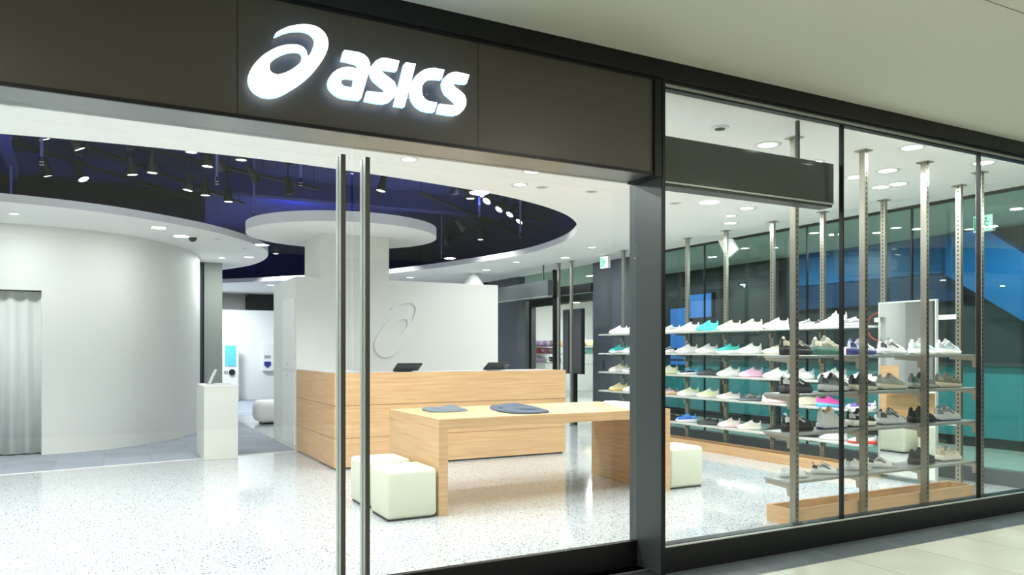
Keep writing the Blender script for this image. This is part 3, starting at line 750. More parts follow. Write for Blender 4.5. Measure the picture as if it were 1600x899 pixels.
def shoe_meshes(sty, L):
    if (sty, L) in SHOE_CACHE: return SHOE_CACHE[(sty, L)]
    st = STY[sty]; out = {}
    # upper with a hollow collar
    bm = bmesh.new(); rows = []
    ss = [0,.015,.04,.06,.1,.15,.2,.26,.32,.36,.39,.44,.5,.57,.64,.71,.78,.85,.91,.955,.985,1]
    o0, o1 = st['open']
    for s in ss:
        row = []
        for k in range(NV+1):
            v = k/NV; p = usurf(st, s, v, L)
            if o0 < s < o1 and 4 <= k <= NV-4:
                q = usurf(st, s, 3.6/NV if k < NV/2 else 1-3.6/NV, L)
                dd = min(k, NV-k)-3
                p = Vector((p.x, p.y*.72, q.z-.004-.022*min(dd, 2)))
            row.append(bm.verts.new(p))
        rows.append(row)
    for i, (r, q) in enumerate(zip(rows, rows[1:])):
        sm_ = (ss[i]+ss[i+1])/2
        for k in range(NV):
            f = bm.faces.new([r[k], q[k], q[k+1], r[k+1]])
            f.material_index = 1 if (o0 < sm_ < o1 and 4 <= k < NV-4) else 0
    bm.faces.new(rows[0][::-1]); bm.faces.new(rows[-1])
    bmesh.ops.recalc_face_normals(bm, faces=bm.faces)
    me = bpy.data.meshes.new('upper'); bm.to_mesh(me); bm.free(); out['upper'] = me
    # sole
    bm = bmesh.new(); rows = []
    for i in range(25):
        s = i/24; w = interp(WT, s)+.006; h = interp(st['sole'], s)
        lift = .016*max(0, (s-.78)/.22)**2 + .008*max(0, (.1-s)/.1)**2
        x = (s-.5)*(L+.012)
        rows.append([bm.verts.new((x,-w*.88,lift)), bm.verts.new((x,-w*1.04,lift+(h-lift)*.45)), bm.verts.new((x,-w*.98,h)), bm.verts.new((x,w*.98,h)), bm.verts.new((x,w*1.04,lift+(h-lift)*.45)), bm.verts.new((x,w*.88,lift))])
    for r, q in zip(rows, rows[1:]):
        for k in range(6): bm.faces.new([r[k], q[k], q[(k+1)%6], r[(k+1)%6]])
    bm.faces.new(rows[0][::-1]); bm.faces.new(rows[-1]); bmesh.ops.recalc_face_normals(bm, faces=bm.faces)
    me = bpy.data.meshes.new('sole'); bm.to_mesh(me); bm.free(); out['sole'] = me
    # laces + tongue
    bm = bmesh.new()
    pts = []
    for q, s in enumerate((.43,.48,.53,.58,.63)):
        vs_ = [.37+.26*k/4 for k in range(5)]
        for v in (vs_ if q % 2 == 0 else vs_[::-1]):
            p = usurf(st, s, v, L); p.z += .003; pts.append(p)
    tube(bm, pts, .0028)
    me = bpy.data.meshes.new('laces'); bm.to_mesh(me); bm.free(); out['laces'] = me
    bm = bmesh.new()
    a = [usurf(st, .40, v, L) for v in (.4,.5,.6)]
    a = [p+Vector((.01,0,-.004)) for p in a]; b = [p+Vector((-.016,0,.014)) for p in a]; c = [p+Vector((-.007,0,-.004)) for p in a]; d = [p+Vector((-.022,0,.011)) for p in a]
    A, B, C_, D = [[bm.verts.new(p) for p in q] for q in (a,b,c,d)]
    for i in range(2):
        bm.faces.new([A[i],A[i+1],B[i+1],B[i]]); bm.faces.new([C_[i],D[i],D[i+1],C_[i+1]]); bm.faces.new([B[i],B[i+1],D[i+1],D[i]])
    me = bpy.data.meshes.new('tongue'); bm.to_mesh(me); bm.free(); out['tongue'] = me
    # crossing side stripes
    bm = bmesh.new()
    for side in (0, 1):
        for path in ([(.28,.07),(.40,.17),(.50,.27),(.56,.34)], [(.36,.06),(.46,.16),(.54,.25),(.61,.33)], [(.18,.20),(.32,.14),(.48,.10),(.60,.07)], [(.20,.26),(.34,.20),(.50,.15),(.64,.10)]):
            pts = smoothloop(path, 4, closed=False); pr = None
            for s, v in pts:
                q = []
                for ds in (-.015, .015):
                    vv = v+ds*1.1; sv = s+ds*(.6)
                    p = usurf(st, sv, vv if side == 0 else 1-vv, L)
                    p.y += .0026 if p.y > 0 else -.0026; p.z += .0014
                    q.append(bm.verts.new(p))
                if pr: bm.faces.new([pr[0], q[0], q[1], pr[1]])
                pr = q
    me = bpy.data.meshes.new('side_stripe'); bm.to_mesh(me); bm.free(); out['side_stripe'] = me
    # overlays: toe cap, heel counter, eyestay
    def patch(nm, regs):
        bm = bmesh.new()
        for s0, s1, v0, v1 in regs:
            n1, n2 = 6, 8; g = []
            for i in range(n1+1):
                r = []
                for k in range(n2+1):
                    s = s0+(s1-s0)*i/n1; v = v0+(v1-v0)*k/n2; p = usurf(st, s, v, L)
                    e = .0014
                    p.y += e*math.cos(PI*(1-v)); p.z += e*math.sin(PI*v); p.x += (e*1.5 if s > .8 else -e*1.2 if s < .12 else 0)
                    r.append(bm.verts.new(p))
                g.append(r)
            for a, b in zip(g, g[1:]):
                for k in range(n2): bm.faces.new([a[k], b[k], b[k+1], a[k+1]])
        me = bpy.data.meshes.new(nm); bm.to_mesh(me); bm.free(); out[nm] = me
    patch('toe_cap', [(.86,.985,.02,.98)]); patch('heel_counter', [(.0,.17,.03,.22),(.0,.17,.78,.97)])
    patch('eyestay', [(.40,.66,.26,.36),(.40,.66,.64,.74)])
    bm = bmesh.new(); g = []
    for i in range(17):
        s = i/16; w = (interp(WT, s)+.0065)*.92; lift = .016*max(0, (s-.78)/.22)**2 + .008*max(0, (.1-s)/.1)**2; x = (s-.5)*(L+.013)
        g.append([bm.verts.new((x,-w,lift-.0008)), bm.verts.new((x,-w*1.06,lift+.007)), bm.verts.new((x,w*1.06,lift+.007)), bm.verts.new((x,w,lift-.0008))])
    for a, b in zip(g, g[1:]):
        for k in range(4): bm.faces.new([a[k], b[k], b[(k+1)%4], a[(k+1)%4]])
    bm.faces.new(g[0][::-1]); bm.faces.new(g[-1]); bmesh.ops.recalc_face_normals(bm, faces=bm.faces)
    me = bpy.data.meshes.new('outsole'); bm.to_mesh(me); bm.free(); out['outsole'] = me
    # heel tab
    bm = bmesh.new(); pr = None
    for k in range(7):
        v = .25+.5*k/6
        p = usurf(st, .02, v, L); p2 = usurf(st, .05, v, L)
        a = bm.verts.new(p+Vector((-.004,0,.002))); b = bm.verts.new(p2+Vector((0,0,.006)))
        if pr: bm.faces.new([pr[0], a, b, pr[1]])
        pr = (a, b)
    me = bpy.data.meshes.new('heel_tab'); bm.to_mesh(me); bm.free(); out['heel_tab'] = me
    for me in out.values():
        for p in me.polygons: p.use_smooth = True
    SHOE_CACHE[(sty, L)] = out
    return out
COLS = dict(white=(238,238,236), offwhite=(236,232,220), cream=(232,226,200), turq=(70,205,200), peach=(245,205,170), silver=(165,170,172), grey=(120,126,126),
    dgrey=(70,76,80), black=(26,27,30), blue=(50,100,210), navy=(40,50,110), lime=(226,238,180), pink=(238,190,215), rose=(246,214,216), magenta=(225,80,170), sky=(90,180,235),
    purple=(110,95,205), olive=(120,116,96), green=(60,110,96), beige=(205,196,172), lgrey=(196,200,200), pale=(200,222,228), sage=(150,160,146), orange=(240,150,60), red=(215,60,40), yellow=(240,215,120), fog=(205,208,208))
def sc(n): return mat('shoe '+n, srgb(*COLS[n]), .6, noise=.03, nscale=60)
lining = mat('shoe lining', srgb(120,120,118), .9); liningd = mat('dark shoe lining', srgb(34,36,40), .9)
def shoe(x, y, z, ang, up, sole='white', acc=None, lace=None, sty='run', scale=1.0, lin=None, L=.285, name='sneaker', acc2=None, out_=None):
    ms = shoe_meshes(sty, L)
    e = empty(name, (x,y,z+.001), None, 'shoe', rz=ang); e.scale = (scale,)*3
    acc = acc or up; lace = lace or up
    PP = [('upper',None),('sole',sc(sole)),('laces',sc(lace)),('tongue',sc(acc)),('side_stripe',sc(acc)),('heel_tab',sc(acc))]
    if sty != 'high' and acc != up: PP += [('toe_cap',sc(acc2 or acc)),('heel_counter',sc(acc)),('eyestay',sc(acc2 or acc))]
    if out_: PP.append(('outsole', sc(out_)))
    for part, mm in PP:
        o = bpy.data.objects.new(part, ms[part]); col.objects.link(o); o.parent = e
        if part == 'upper':
            if len(o.data.materials) == 0: o.data.materials.append(None); o.data.materials.append(None)
            o.material_slots[0].link = 'OBJECT'; o.material_slots[0].material = sc(up)
            o.material_slots[1].link = 'OBJECT'; o.material_slots[1].material = lin or (liningd if up in ('black','dgrey','navy','silver','grey','green') else lining)
        else:
            if len(o.data.materials) == 0: o.data.materials.append(None)
            o.material_slots[0].link = 'OBJECT'; o.material_slots[0].material = mm
    return e
LABELS = set()
def label_row(row, where, group):
    for i, (e, desc) in enumerate(row):
        if i: t = '%s shoe on %s, right of %s' % (desc, where, row[i-1][1])
        else: t = '%s shoe on %s, leftmost one' % (desc, where)
        assert t not in LABELS and len(t.replace('-', ' ').split()) <= 16, t
        LABELS.add(t); e['label'] = t; e['group'] = group

SN = ['top', 'second', 'middle', 'fourth', 'bottom']
BX = 6.985
def by(px, z): return onx(px, 500, BX)[0]
A0 = math.radians(128)          # toes towards the far left, side-on to the aisle
BACK = [
 # px, desc, upper, sole, accent, lace, style
 [(966,'plain white','white','white',None,None,'run'),(987,'snow white','white','white','fog',None,'run'),(1022,'ivory','offwhite','white',None,None,'run'),(1047,'silver grey','silver','white','lgrey','white','low'),(1076,'cream white','offwhite','cream',None,None,'run'),(1105,'all turquoise','turq','turq',None,None,'chunk'),(1139,'pale peach','peach','offwhite','peach',None,'run'),(1172,'white and peach','offwhite','white','peach','peach','run'),(1212,'bright white','white','white','rose',None,'run'),(1259,'white with dark stripes','white','white','dgrey','dgrey','low'),(1301,'tall white','white','white','lgrey','dgrey','high'),(1332,'slate grey','grey','silver','lgrey',None,'low')],
 [(966,'turquoise and white','turq','white',None,None,'run'),(987,'snow white','white','white',None,None,'run'),(1018,'plain white','white','white',None,None,'run'),(1043,'white with black lines','white','white','black','black','low'),(1073,'bright white','white','white',None,None,'run'),(1104,'clean white','white','white','fog',None,'run'),(1137,'turquoise topped','turq','white',None,'turq','run'),(1171,'chalk white','white','white',None,None,'run'),(1211,'beige cream','offwhite','cream','beige',None,'low'),(1262,'faded beige','beige','offwhite','grey',None,'low'),(1334,'round white','white','white',None,None,'run')],
 [(966,'off-white','offwhite','white','beige','grey','run'),(987,'pale grey','lgrey','white',None,None,'low'),(1017,'ivory','offwhite','white',None,None,'run'),(1043,'white and lime','offwhite','lime','lime','dgrey','run'),(1075,'white black and blue','black','white','sky','white','low'),(1106,'all black','dgrey','dgrey',None,'black','low'),(1138,'bright white','white','white',None,None,'run'),(1173,'pink','pink','pink','pink','black','run'),(1212,'snow white','white','white',None,None,'run'),(1251,'chalk white','white','white','fog',None,'run'),(1300,'large white','white','white','lgrey','grey','chunk'),(1346,'clean white','white','white','dgrey',None,'run')],
 [(966,'cream yellow','cream','yellow','yellow',None,'run'),(988,'plain white','white','white',None,None,'run'),(1017,'pale lime','lime','white',None,None,'run'),(1043,'peach and grey','rose','peach','grey','black','low'),(1075,'white and pale lime','offwhite','white','lime','dgrey','run'),(1106,'lime heeled white','lime','offwhite','white','black','run'),(1138,'flat white and pink','offwhite','white','rose','grey','low'),(1170,'dark grey','dgrey','grey','silver','black','low'),(1211,'pale pink','rose','rose','rose','black','low'),(1258,'pale cream','cream','cream',None,None,'run'),(1298,'magenta and sky blue','magenta','sky','magenta','dgrey','run'),(1345,'purple and white','purple','offwhite','white','purple','low')],
 [(1049,'small black','black','black',None,'grey','low'),(1072,'blue','blue','white','sky','blue','run'),(1106,'black and grey','dgrey','dgrey','black','silver','low'),(1139,'rose white','offwhite','rose','rose','black','run'),(1171,'cream white','cream','offwhite','white','grey','run'),(1213,'charcoal','black','dgrey',None,None,'low'),(1258,'plain black','black','black',None,None,'low'),(1302,'flat white','white','white',None,None,'low'),(1347,'white with red sole','white','red','lgrey',None,'low')],
]
for li, row in enumerate(BACK):
    made = []
    for px, desc, up, so, ac, la, st in row:
        flip = px in (1298, 1211) and li == 3
        a = A0 if not flip else A0+PI
        e = shoe(BX, by(px, LV[li]), LV[li], a+random.uniform(-.06,.06), up, so, ac, la, st, scale=1.0 if li < 4 else .96)
        made.append((e, desc))
    label_row(made, 'back rack %s shelf' % SN[li], 'shoes on the %s shelf of the back rack' % SN[li])
FY = 4.135
FRONT = [
 [(1244,'cream and black','black','black','beige','beige','chunk'),(1293,'sage multicolour','sage','green','cream','beige','chunk'),(1346,'blue and white','fog','navy','navy','blue','run'),(1393,'white with black stripes','white','lgrey','dgrey','lgrey','run'),(1441,'pale blue','pale','offwhite','lgrey','navy','run'),(1481,'pale grey and white','pale','offwhite','silver','grey','run')],
 [(1244,'black and white','black','dgrey','fog','white','chunk'),(1303,'large grey green','grey','lgrey','dgrey','sage','chunk'),(1348,'black with cream sole','dgrey','beige','black','grey','run'),(1393,'stone grey','sage','beige','silver','grey','run'),(1441,'dark green and grey','grey','sage','green','black','run'),(1481,'olive brown','olive','beige','sage','lgrey','run')],
 [(1246,'black with white tabs','black','black','fog','white','chunk'),(1300,'pale grey slip-on','fog','lgrey','lgrey',None,'high'),(1345,'black with pale sole','black','offwhite','fog','black','chunk'),(1393,'grey with dark stripes','lgrey','fog','dgrey','dgrey','run'),(1440,'all black','black','black',None,'black','run'),(1480,'light grey','fog','lgrey','grey','silver','run')],
 [(1241,'small plain white','white','lgrey','fog',None,'run'),(1290,'small white dark-striped','white','lgrey','black','lgrey','run'),(1340,'tiny white','white','lgrey','fog','grey','run'),(1377,'small white black-striped','white','lgrey','black','white','run'),(1440,'low black','black','black',None,None,'run'),(1482,'cream','cream','offwhite','beige','lgrey','run')],
]
for li, row in enumerate(FRONT):
    made = []
    for k, (px, desc, up, so, ac, la, st) in enumerate(row):
        x, _ = ony(px, 550, FY); small = li == 3 and k < 4
        a = random.uniform(-.08, .02)
        if small: a = math.radians(-35)
        e = shoe(x, FY, LV[li+1], a, up, so, ac, la, st, scale=.72 if small else 1.03, acc2={'black':'grey','sage':'cream','fog':'lgrey','white':'silver','pale':'white','grey':'sage','olive':'grey','lgrey':'grey','dgrey':'grey'}.get(up), out_={'black':'black','sage':'green','fog':'navy','grey':'dgrey'}.get(up,'grey' if not small else None), lin=(mat('orange lining', srgb(235,140,50), .8) if desc == 'pale grey slip-on' else None))
        made.append((e, desc))
    label_row(made, 'front rack %s shelf' % ['top','second','third','bottom'][li], 'shoes on the %s shelf of the front rack' % ['top','second','third','bottom'][li])

# ================================================================ CEILING FITTINGS
def area(name, loc, power, size, color=(.95,.985,1), rot=(0,0,0), shape='DISK', spread=PI, parent=None):
    l = bpy.data.lights.new(name, 'AREA'); l.shape = shape; l.size = size; l.energy = power; l.color = color; l.spread = spread
    o = bpy.data.objects.new(name, l); col.objects.link(o); o.location = loc; o.rotation_euler = rot
    if parent: o.parent = parent
    return o
def downlight(loc, label, lit=True, r=.075, group='round downlights in the white ceiling'):
    t = empty('downlight', loc, label, 'downlight', group)
    bm = bmesh.new()
    n = 32
    prof = [(r*.78,-.001),(r*.82,-.006),(r*1.12,-.007),(r*1.18,0)]
    rings = [[bm.verts.new((q*math.cos(2*PI*i/n), q*math.sin(2*PI*i/n), z)) for i in range(n)] for q, z in prof]
    for a, b in zip(rings, rings[1:]):
        for i in range(n): bm.faces.new([a[i], a[(i+1)%n], b[(i+1)%n], b[i]])
    link('trim_ring', bm, whitelac, t, smooth=True, local=True)
    bm = bmesh.new(); cyl(bm, (0,0,-.003), (0,0,-.0005), r*.8, n=n); link('diffuser', bm, lampw if lit else lampoff, t, local=True)
    return t
DL = [ # px, py, label, lit
 (1199,227,'lit downlight above the black hanging board, behind the front window',1),
 (1425,231,'large lit downlight between the second and third front rack posts',1),
 (1537,255,'lit downlight at the far right, above the last front post',1),
 (1387,267,'lit downlight right of the second front post, highest of a cluster of three',1),
 (1376,293,'lit downlight in cluster of three, lower left one',1),
 (1403,288,'lit downlight in cluster of three, lower right one',1),
 (1338,277,'lit downlight just left of the second front post',1),
 (832,268,'bright downlight just beneath the metal soffit, above the table',1),
 (924,300,'faint downlight left of the dark pilaster, over the table right end',0),
 (847,293,'right of two small unlit downlights below the metal soffit',0),
 (807,290.5,'left of two small unlit downlights below the metal soffit',0),
 (1167,326,'lit downlight under the right part of the black hanging board',1),
 (1141,349,'lit downlight above the white hanging panel on the side window',1),
 (1055,318,'small unlit downlight just right of the dark pilaster',0),
 (640.6,434,'lit downlight just right of the counter column',1),
 (760,422,'lit downlight on the rim of the oval opening, above the white wall',1),
 (883,403,'lit downlight near the two slim posts by the side entrance',1),
 (389,402,'lit downlight on the tip of the curved soffit',1),
 (423,446,'small lit downlight far back above the corridor',1)]
first = None
for px, py, lab, lit in DL:
    x, y = onz(px, py, HC-.004)
    t = downlight((x,y,HC), lab, lit, r=.09 if lit else .055)
    if lit: area('lamp', (0,0,-.009), 15, .14, parent=t)
for k, (x, y, lab) in enumerate([(-.54,5.72,'round ceiling speaker at the top left corner beneath the soffit')]):
    sp = downlight((x,y,HC), lab, False, r=.11, group='ceiling speakers'); sp['category'] = 'speaker'
# added downlights that brighten the shop, mostly outside the frame or behind the fascia
for i, (x, y) in enumerate([(-3.5,5.0),(-2,5.0),(-1.2,4.3),(.2,4.9),(1.6,4.9),(2.9,4.5),(-3,8.0-2.6),(5.2,4.4),(.9,5.7),(2.2,5.9),(-1.6,6.1),(6.4,6.6),(6.5,8.3),(6.5,9.6),(5.6,5.6),(6.4,11.8),(3.45,6.3)]):
    if HC:
        t = downlight((x,y,HC), 'added white ceiling downlight brightening the shop, over area %s' % ['left end','left front','left entrance','entrance','doorway','right door','far left','table front','threshold','left of table','left floor','right rack','rack middle','rack left','window side','side entrance','table'][i], 1, r=.07)
        area('lamp', (0,0,-.009), 28 if x < 1.8 else 19, .13, parent=t)
# square downlight on the curved soffit
x, y = onz(248,355.5,HC)
sq = empty('square_downlight', (x,y,HC), 'lit square downlight on the curved soffit over the curved wall', 'downlight')
bm = bmesh.new(); abox(bm,-.1,.1,-.1,.1,-.006,0); link('frame', bm, whitelac, sq, local=True)
bm = bmesh.new(); abox(bm,-.08,.08,-.08,.08,-.008,-.006); link('diffuser', bm, lampw, sq, local=True)
area('lamp', (0,0,-.012), 16, .14, shape='SQUARE', parent=sq)
for i, (x, y) in enumerate([(-3.6,10.6),(-2.2,10.3),(-.9,10.35),(1.75,13.6)]):  # the leftmost one is added to brighten the unlit left wall
    t = downlight((x,y,HC), 'downlight on the curved soffit, %s' % ['leftmost, added to brighten the left wall','far left beyond the frame','above the curtain','near the grey pillar'][i], 1, .06); area('lamp', (0,0,-.009), 14, .1, parent=t)
# small unlit round fittings on the soffit
for px, py, lab in ((340,373,'small black spot fitting on curved soffit, right of the camera dome'),(383,389,'tiny sensor on the curved soffit near its tip')):
    x, y = onz(px,py,HC); t = downlight((x,y,HC), lab, False, .045, 'small fittings on the curved soffit'); t['category'] = 'ceiling fitting'
x, y = onz(301,368,HC)
cd = empty('dome_camera', (x,y,HC), 'small dark dome security camera on the curved soffit', 'camera')
bm = bmesh.new(); cyl(bm,(0,0,-.03),(0,0,0),.07,.08,n=24); link('base', bm, whitelac, cd, local=True)
bm = bmesh.new(); bmesh.ops.create_uvsphere(bm, u_segments=20, v_segments=10, radius=.055); bmesh.ops.translate(bm, verts=bm.verts, vec=(0,0,-.035)); link('dome', bm, mat('smoked dome', srgb(40,42,44), .1), cd, smooth=True, local=True)
x, y = onz(1125,199,HC)
cd2 = empty('ceiling_camera', (x,y,HC), 'small recessed dark camera in the ceiling above the black board', 'camera')
bm = bmesh.new(); cyl(bm,(0,0,-.012),(0,0,0),.06,.065,n=24); link('base', bm, whitelac, cd2, local=True)
bm = bmesh.new(); cyl(bm,(0,0,-.016),(0,0,-.012),.035,n=20); link('lens', bm, blackm, cd2, local=True)
# white lamp cone seen above the white wall
x, y = onz(740,427,HC)
cn = empty('ceiling_cone', (x,y,HC), 'white cone-shaped ceiling fitting peeping above the white counter wall', 'ceiling fitting')
bm = bmesh.new(); cyl(bm,(0,0,-.32),(0,0,-.05),.26,.09,n=28); link('cone', bm, whitelac, cn, smooth=False, local=True)
bm = bmesh.new(); cyl(bm,(0,0,-.06),(0,0,0),.05,n=16); link('stem', bm, whitelac, cn, local=True)
# white curved hanging panel near the second rack post
def hp(px, py): return onx(px, py, 7.35)
bm = bmesh.new()
pl = [(1122,376),(1143,373),(1153,390),(1138,403),(1131,396)]
f0 = []; f1 = []
for px, py in pl:
    y, z = hp(px, py); f0.append(bm.verts.new((7.35,y,z))); f1.append(bm.verts.new((7.38,y,z)))
bm.faces.new(f0); bm.faces.new(f1[::-1])
for i in range(5): bm.faces.new([f0[i],f0[(i+1)%5],f1[(i+1)%5],f1[i]])
bmesh.ops.recalc_face_normals(bm, faces=bm.faces)
y, z = hp(1137,390)
hpn = empty('hanging_sign', (7.36,y,z), 'white pointed hanging panel high behind the rack post near the side window', 'panel')
link('sheet', bm, whitelac, hpn)
bm = bmesh.new(); cyl(bm,(7.365,y,z+.05),(7.365,y,HC),.003,n=6); link('wire', bm, chrome, hpn)

# exit signs
def exit_sign(x, y, z1, label, w=.22, h=.19):
    e = empty('exit_sign', (x,y,z1), label, 'exit sign')
    box('box', x, x+.05, y-w/2, y+w/2, z1-h, z1, whitelac, e, .003)
    gm = mat('exit green', srgb(20,160,110), .4, emit=srgb(30,190,130), es=.9); wm = mat('exit white', (1,1,1,1), .4, emit=(.85,1,.93,1), es=1.1)
    box('face', x-.004, x, y-w/2+.006, y+w/2-.006, z1-h+.006, z1-.006, wm, e)
    zc = z1-h/2
    fg = box('pictogram', x-.006, x-.004, y-.005, y+w/2-.012, z1-h+.02, z1-.02, gm, e)
    bm = bmesh.new()      # running figure
    cyl(bm, (x-.009,y-.035,zc+.05),(x-.006,y-.035,zc+.05),.014,n=12)
    for a, b in (((-.032,.03),(-.018,-.01)),((-.028,.025),(-.06,.01)),((-.025,.02),(.005,.005)),((-.018,-.01),(-.055,-.035)),((-.055,-.035),(-.052,-.07)),((-.018,-.01),(.01,-.04)),((.01,-.04),(.035,-.06))):
        cyl(bm, (x-.0075,y+a[0],zc+a[1]), (x-.0075,y+b[0],zc+b[1]), .006, n=6)
    link('running_figure', bm, gm, e)
    box('hanger', x+.02, x+.03, y-.01, y+.01, z1, min(z1+.2, HC if x < XW else 2.93), whitelac, e) if z1 < HC-.01 else None
    return e
exit_sign(7.2, 10.28, 2.845, 'green running-man exit sign hanging before the slate grey wall')
y, z = onx(1536,336,8.7); exit_sign(8.7, y, z, 'small green and white exit sign outside the side window, top right')

# ---------------------------------------------------------------- track lights in the navy void
ZT = 3.83
def track(p, q, label):
    a = onz(*p, ZT); b = onz(*q, ZT)
    t = empty('light_track', (a[0],a[1],ZT), label, 'light track', 'black light tracks in the navy void')
    d = Vector((b[0]-a[0], b[1]-a[1], 0)); L = d.length; ang = math.atan2(d.y, d.x)
    bm = bmesh.new(); abox(bm, 0, L, -.018, .018, -.018, .018); bmesh.ops.rotate(bm, verts=bm.verts, cent=(0,0,0), matrix=Matrix.Rotation(ang,3,'Z')); link('rail', bm, blackm, t, local=True)
    k = .05
    while k <= L:
        bm = bmesh.new(); v = d.normalized()*k; cyl(bm, (v.x,v.y,.018),(v.x,v.y,VZ-ZT),.005,n=6); k += max(.8, L/3-.06); link('suspension_rod', bm, blackm, t, local=True)
track((20,222),(300,310), 'black light track at the left, above the curved wall soffit')
track((140,230),(380,318), 'black light track in the left middle of the navy void')
track((200,225),(500,296), 'black light track running toward the door handles')
track((655,300),(830,372), 'black light track in the right of the navy void, lower one')
track((690,285),(870,352), 'black light track in the right of the navy void, carrying spotlights in row')
def spot(px, py, z, tilt, az, label, lit=True, big=1.0):
    x, y = onz(px, py, z)
    t = empty('spotlight', (x,y,z), label, 'spotlight', 'track spotlights in the navy void')
    R = Matrix.Rotation(az,3,'Z') @ Matrix.Rotation(tilt,3,'Y')
    s = big
    bm = bmesh.new()
    n = 24; prof = [(.001,.20),(.034,.20),(.038,.19),(.042,.10),(.062,0),(.056,.0),(.05,.012)]
    rings = [[bm.verts.new((q*s*math.cos(2*PI*i/n), q*s*math.sin(2*PI*i/n), h*s)) for i in range(n)] for q, h in prof]
    for a, b in zip(rings, rings[1:]):
        for i in range(n): bm.faces.new([a[i], a[(i+1)%n], b[(i+1)%n], b[i]])
    bmesh.ops.recalc_face_normals(bm, faces=bm.faces)
    bmesh.ops.rotate(bm, verts=bm.verts, cent=(0,0,0), matrix=R); hd = link('lamp_head', bm, blackm, t, smooth=True, local=True)
    bm = bmesh.new(); cyl(bm, (0,0,.008*s), (0,0,.014*s), .052*s, n=n); bmesh.ops.rotate(bm, verts=bm.verts, cent=(0,0,0), matrix=R); link('lens', bm, lampw if lit else lampoff, t, local=True)
    c = R @ Vector((0,0,.15*s)); top = VZ-z
    bm = bmesh.new(); cyl(bm, (c.x,c.y,c.z), (c.x,c.y,ZT-z+.01 if ZT-z > c.z+.03 else c.z+.06), .009, n=8); link('stem', bm, blackm, t, local=True)
    bm = bmesh.new(); cyl(bm, (c.x,c.y,ZT-z+.02), (c.x,c.y,top), .004, n=6); link('suspension_rod', bm, blackm, t, local=True)
    bm = bmesh.new(); abox(bm, c.x-.045, c.x+.045, c.y-.015, c.y+.015, ZT-z-.03, ZT-z+.012); link('adapter', bm, blackm, t, local=True)
    return t
SP = [ # px, py, z, tilt(deg), azimuth(deg), label
 (70,219,3.5,20,200,'lit spotlight at the far left, just under the ceiling edge',1),
 (125,234,3.5,25,190,'lit spotlight second along the left ceiling edge',1),
 (75,276,3.5,15,200,'bright lit spotlight lowest at the far left',1),
 (131,281,3.5,30,140,'small tilted spotlight beside the bright far left one',1),
 (207,274,3.5,8,180,'spotlight above the curved soffit, left of a close pair',1),
 (238,271,3.5,2,0,'spotlight above the curved soffit, right of a close pair',1),
 (299,239,3.5,0,0,'lit spotlight partly hidden by the ceiling edge',1),
 (324,261,3.45,2,0,'large upright spotlight near the middle left',1),
 (349,268,3.5,-28,20,'unlit tilted spotlight facing right, near the large upright one',0),
 (377,251,3.5,0,0,'bright flat-lit spotlight at the ceiling edge in the middle left',1),
 (402,284,3.5,-32,10,'unlit tilted spotlight above the floating canopy',0),
 (293,298,3.4,-10,180,'spotlight left of three low ones above the soffit',1),
 (321,306,3.4,0,0,'spotlight middle of three low ones above the soffit',1),
 (357,316,3.4,0,0,'spotlight right of three low ones above the soffit',1),
 (452,304,3.4,-6,0,'unlit spotlight above the left part of the round canopy',0),
 (595,299,3.5,12,0,'spotlight just right of the door handles',1),
 (711,304,3.5,-5,0,'grey spotlight with its top at the ceiling edge, right part',0),
 (735,311,3.5,0,0,'flat lit spotlight at the head of the spotlight row',1),
 (750,303,3.5,-45,200,'spotlight first of a slanted row at right',1),
 (760,315,3.5,-42,200,'spotlight second of a slanted row at right',1),
 (779,328,3.5,-40,190,'spotlight third of a slanted row at right',1),
 (796,336,3.5,-38,190,'spotlight fourth of a slanted row at right',1),
 (811,347,3.5,-36,185,'spotlight last and lowest of a slanted row at right',1),
 (726,360,3.45,-40,0,'tilted spotlight beside the canopy right edge',1),
 (751,375,3.45,0,0,'small round spotlight hanging alone right of the canopy',1),
 (697,383,3.45,5,0,'unlit spotlight low beside the canopy right rim',0),
 (431,397,3.3,0,0,'tiny bright spotlight far back between soffit and column',1)]
for a in SP: spot(a[0], a[1], a[2], math.radians(a[3]), math.radians(a[4]), a[5], a[6], 1.15)
# sprinkler drops
for px, py, lab in ((17,315,'pale vertical sprinkler pipe at the far left edge'),(65,258,'short sprinkler pipe near the far left spotlights'),(339,288,'thin sprinkler pipe left of the middle spotlights'),(397,343,'long pale blue sprinkler pipe at the canopy left rim'),(470,290,'twin-rod sprinkler drop left of the door handles'),(749,341,'pale sprinkler pipe between the right spotlights'),(813,372,'long pale sprinkler pipe right of the slanted spotlight row'),(690,404,'thin sprinkler drop under the canopy right rim')):
    z = 3.12; x, y = onz(px, py, z)
    t = empty('sprinkler_pipe', (x,y,z), lab, 'pipe', 'sprinkler drops in the navy void')
    bm = bmesh.new(); cyl(bm, (0,0,.08), (0,0,VZ-z), .014, n=12); link('pipe', bm, mat('pale blue lit pipe', srgb(110,120,190), .5), t, local=True)  # pale blue of the light on the pipe is put into its colour
    bm = bmesh.new(); cyl(bm, (0,0,.03), (0,0,.08), .02, n=12); cyl(bm, (0,0,0), (0,0,.006), .022, n=12); cyl(bm, (0,0,0), (0,0,.04), .005, n=8); link('head', bm, chrome, t, local=True)
# ducts in void
bm = bmesh.new(); prism(bm, [onz(a, b, 3.55) for a, b in ((-12,209),(7,215),(29,280),(20,284))], 'Z', 3.55, 3.72)
dk = link('duct', bm, mat('pale blue duct paint', srgb(52,66,160), .6))
setp(dk, 'slanting navy ceiling duct at the far left of the void', 'duct')

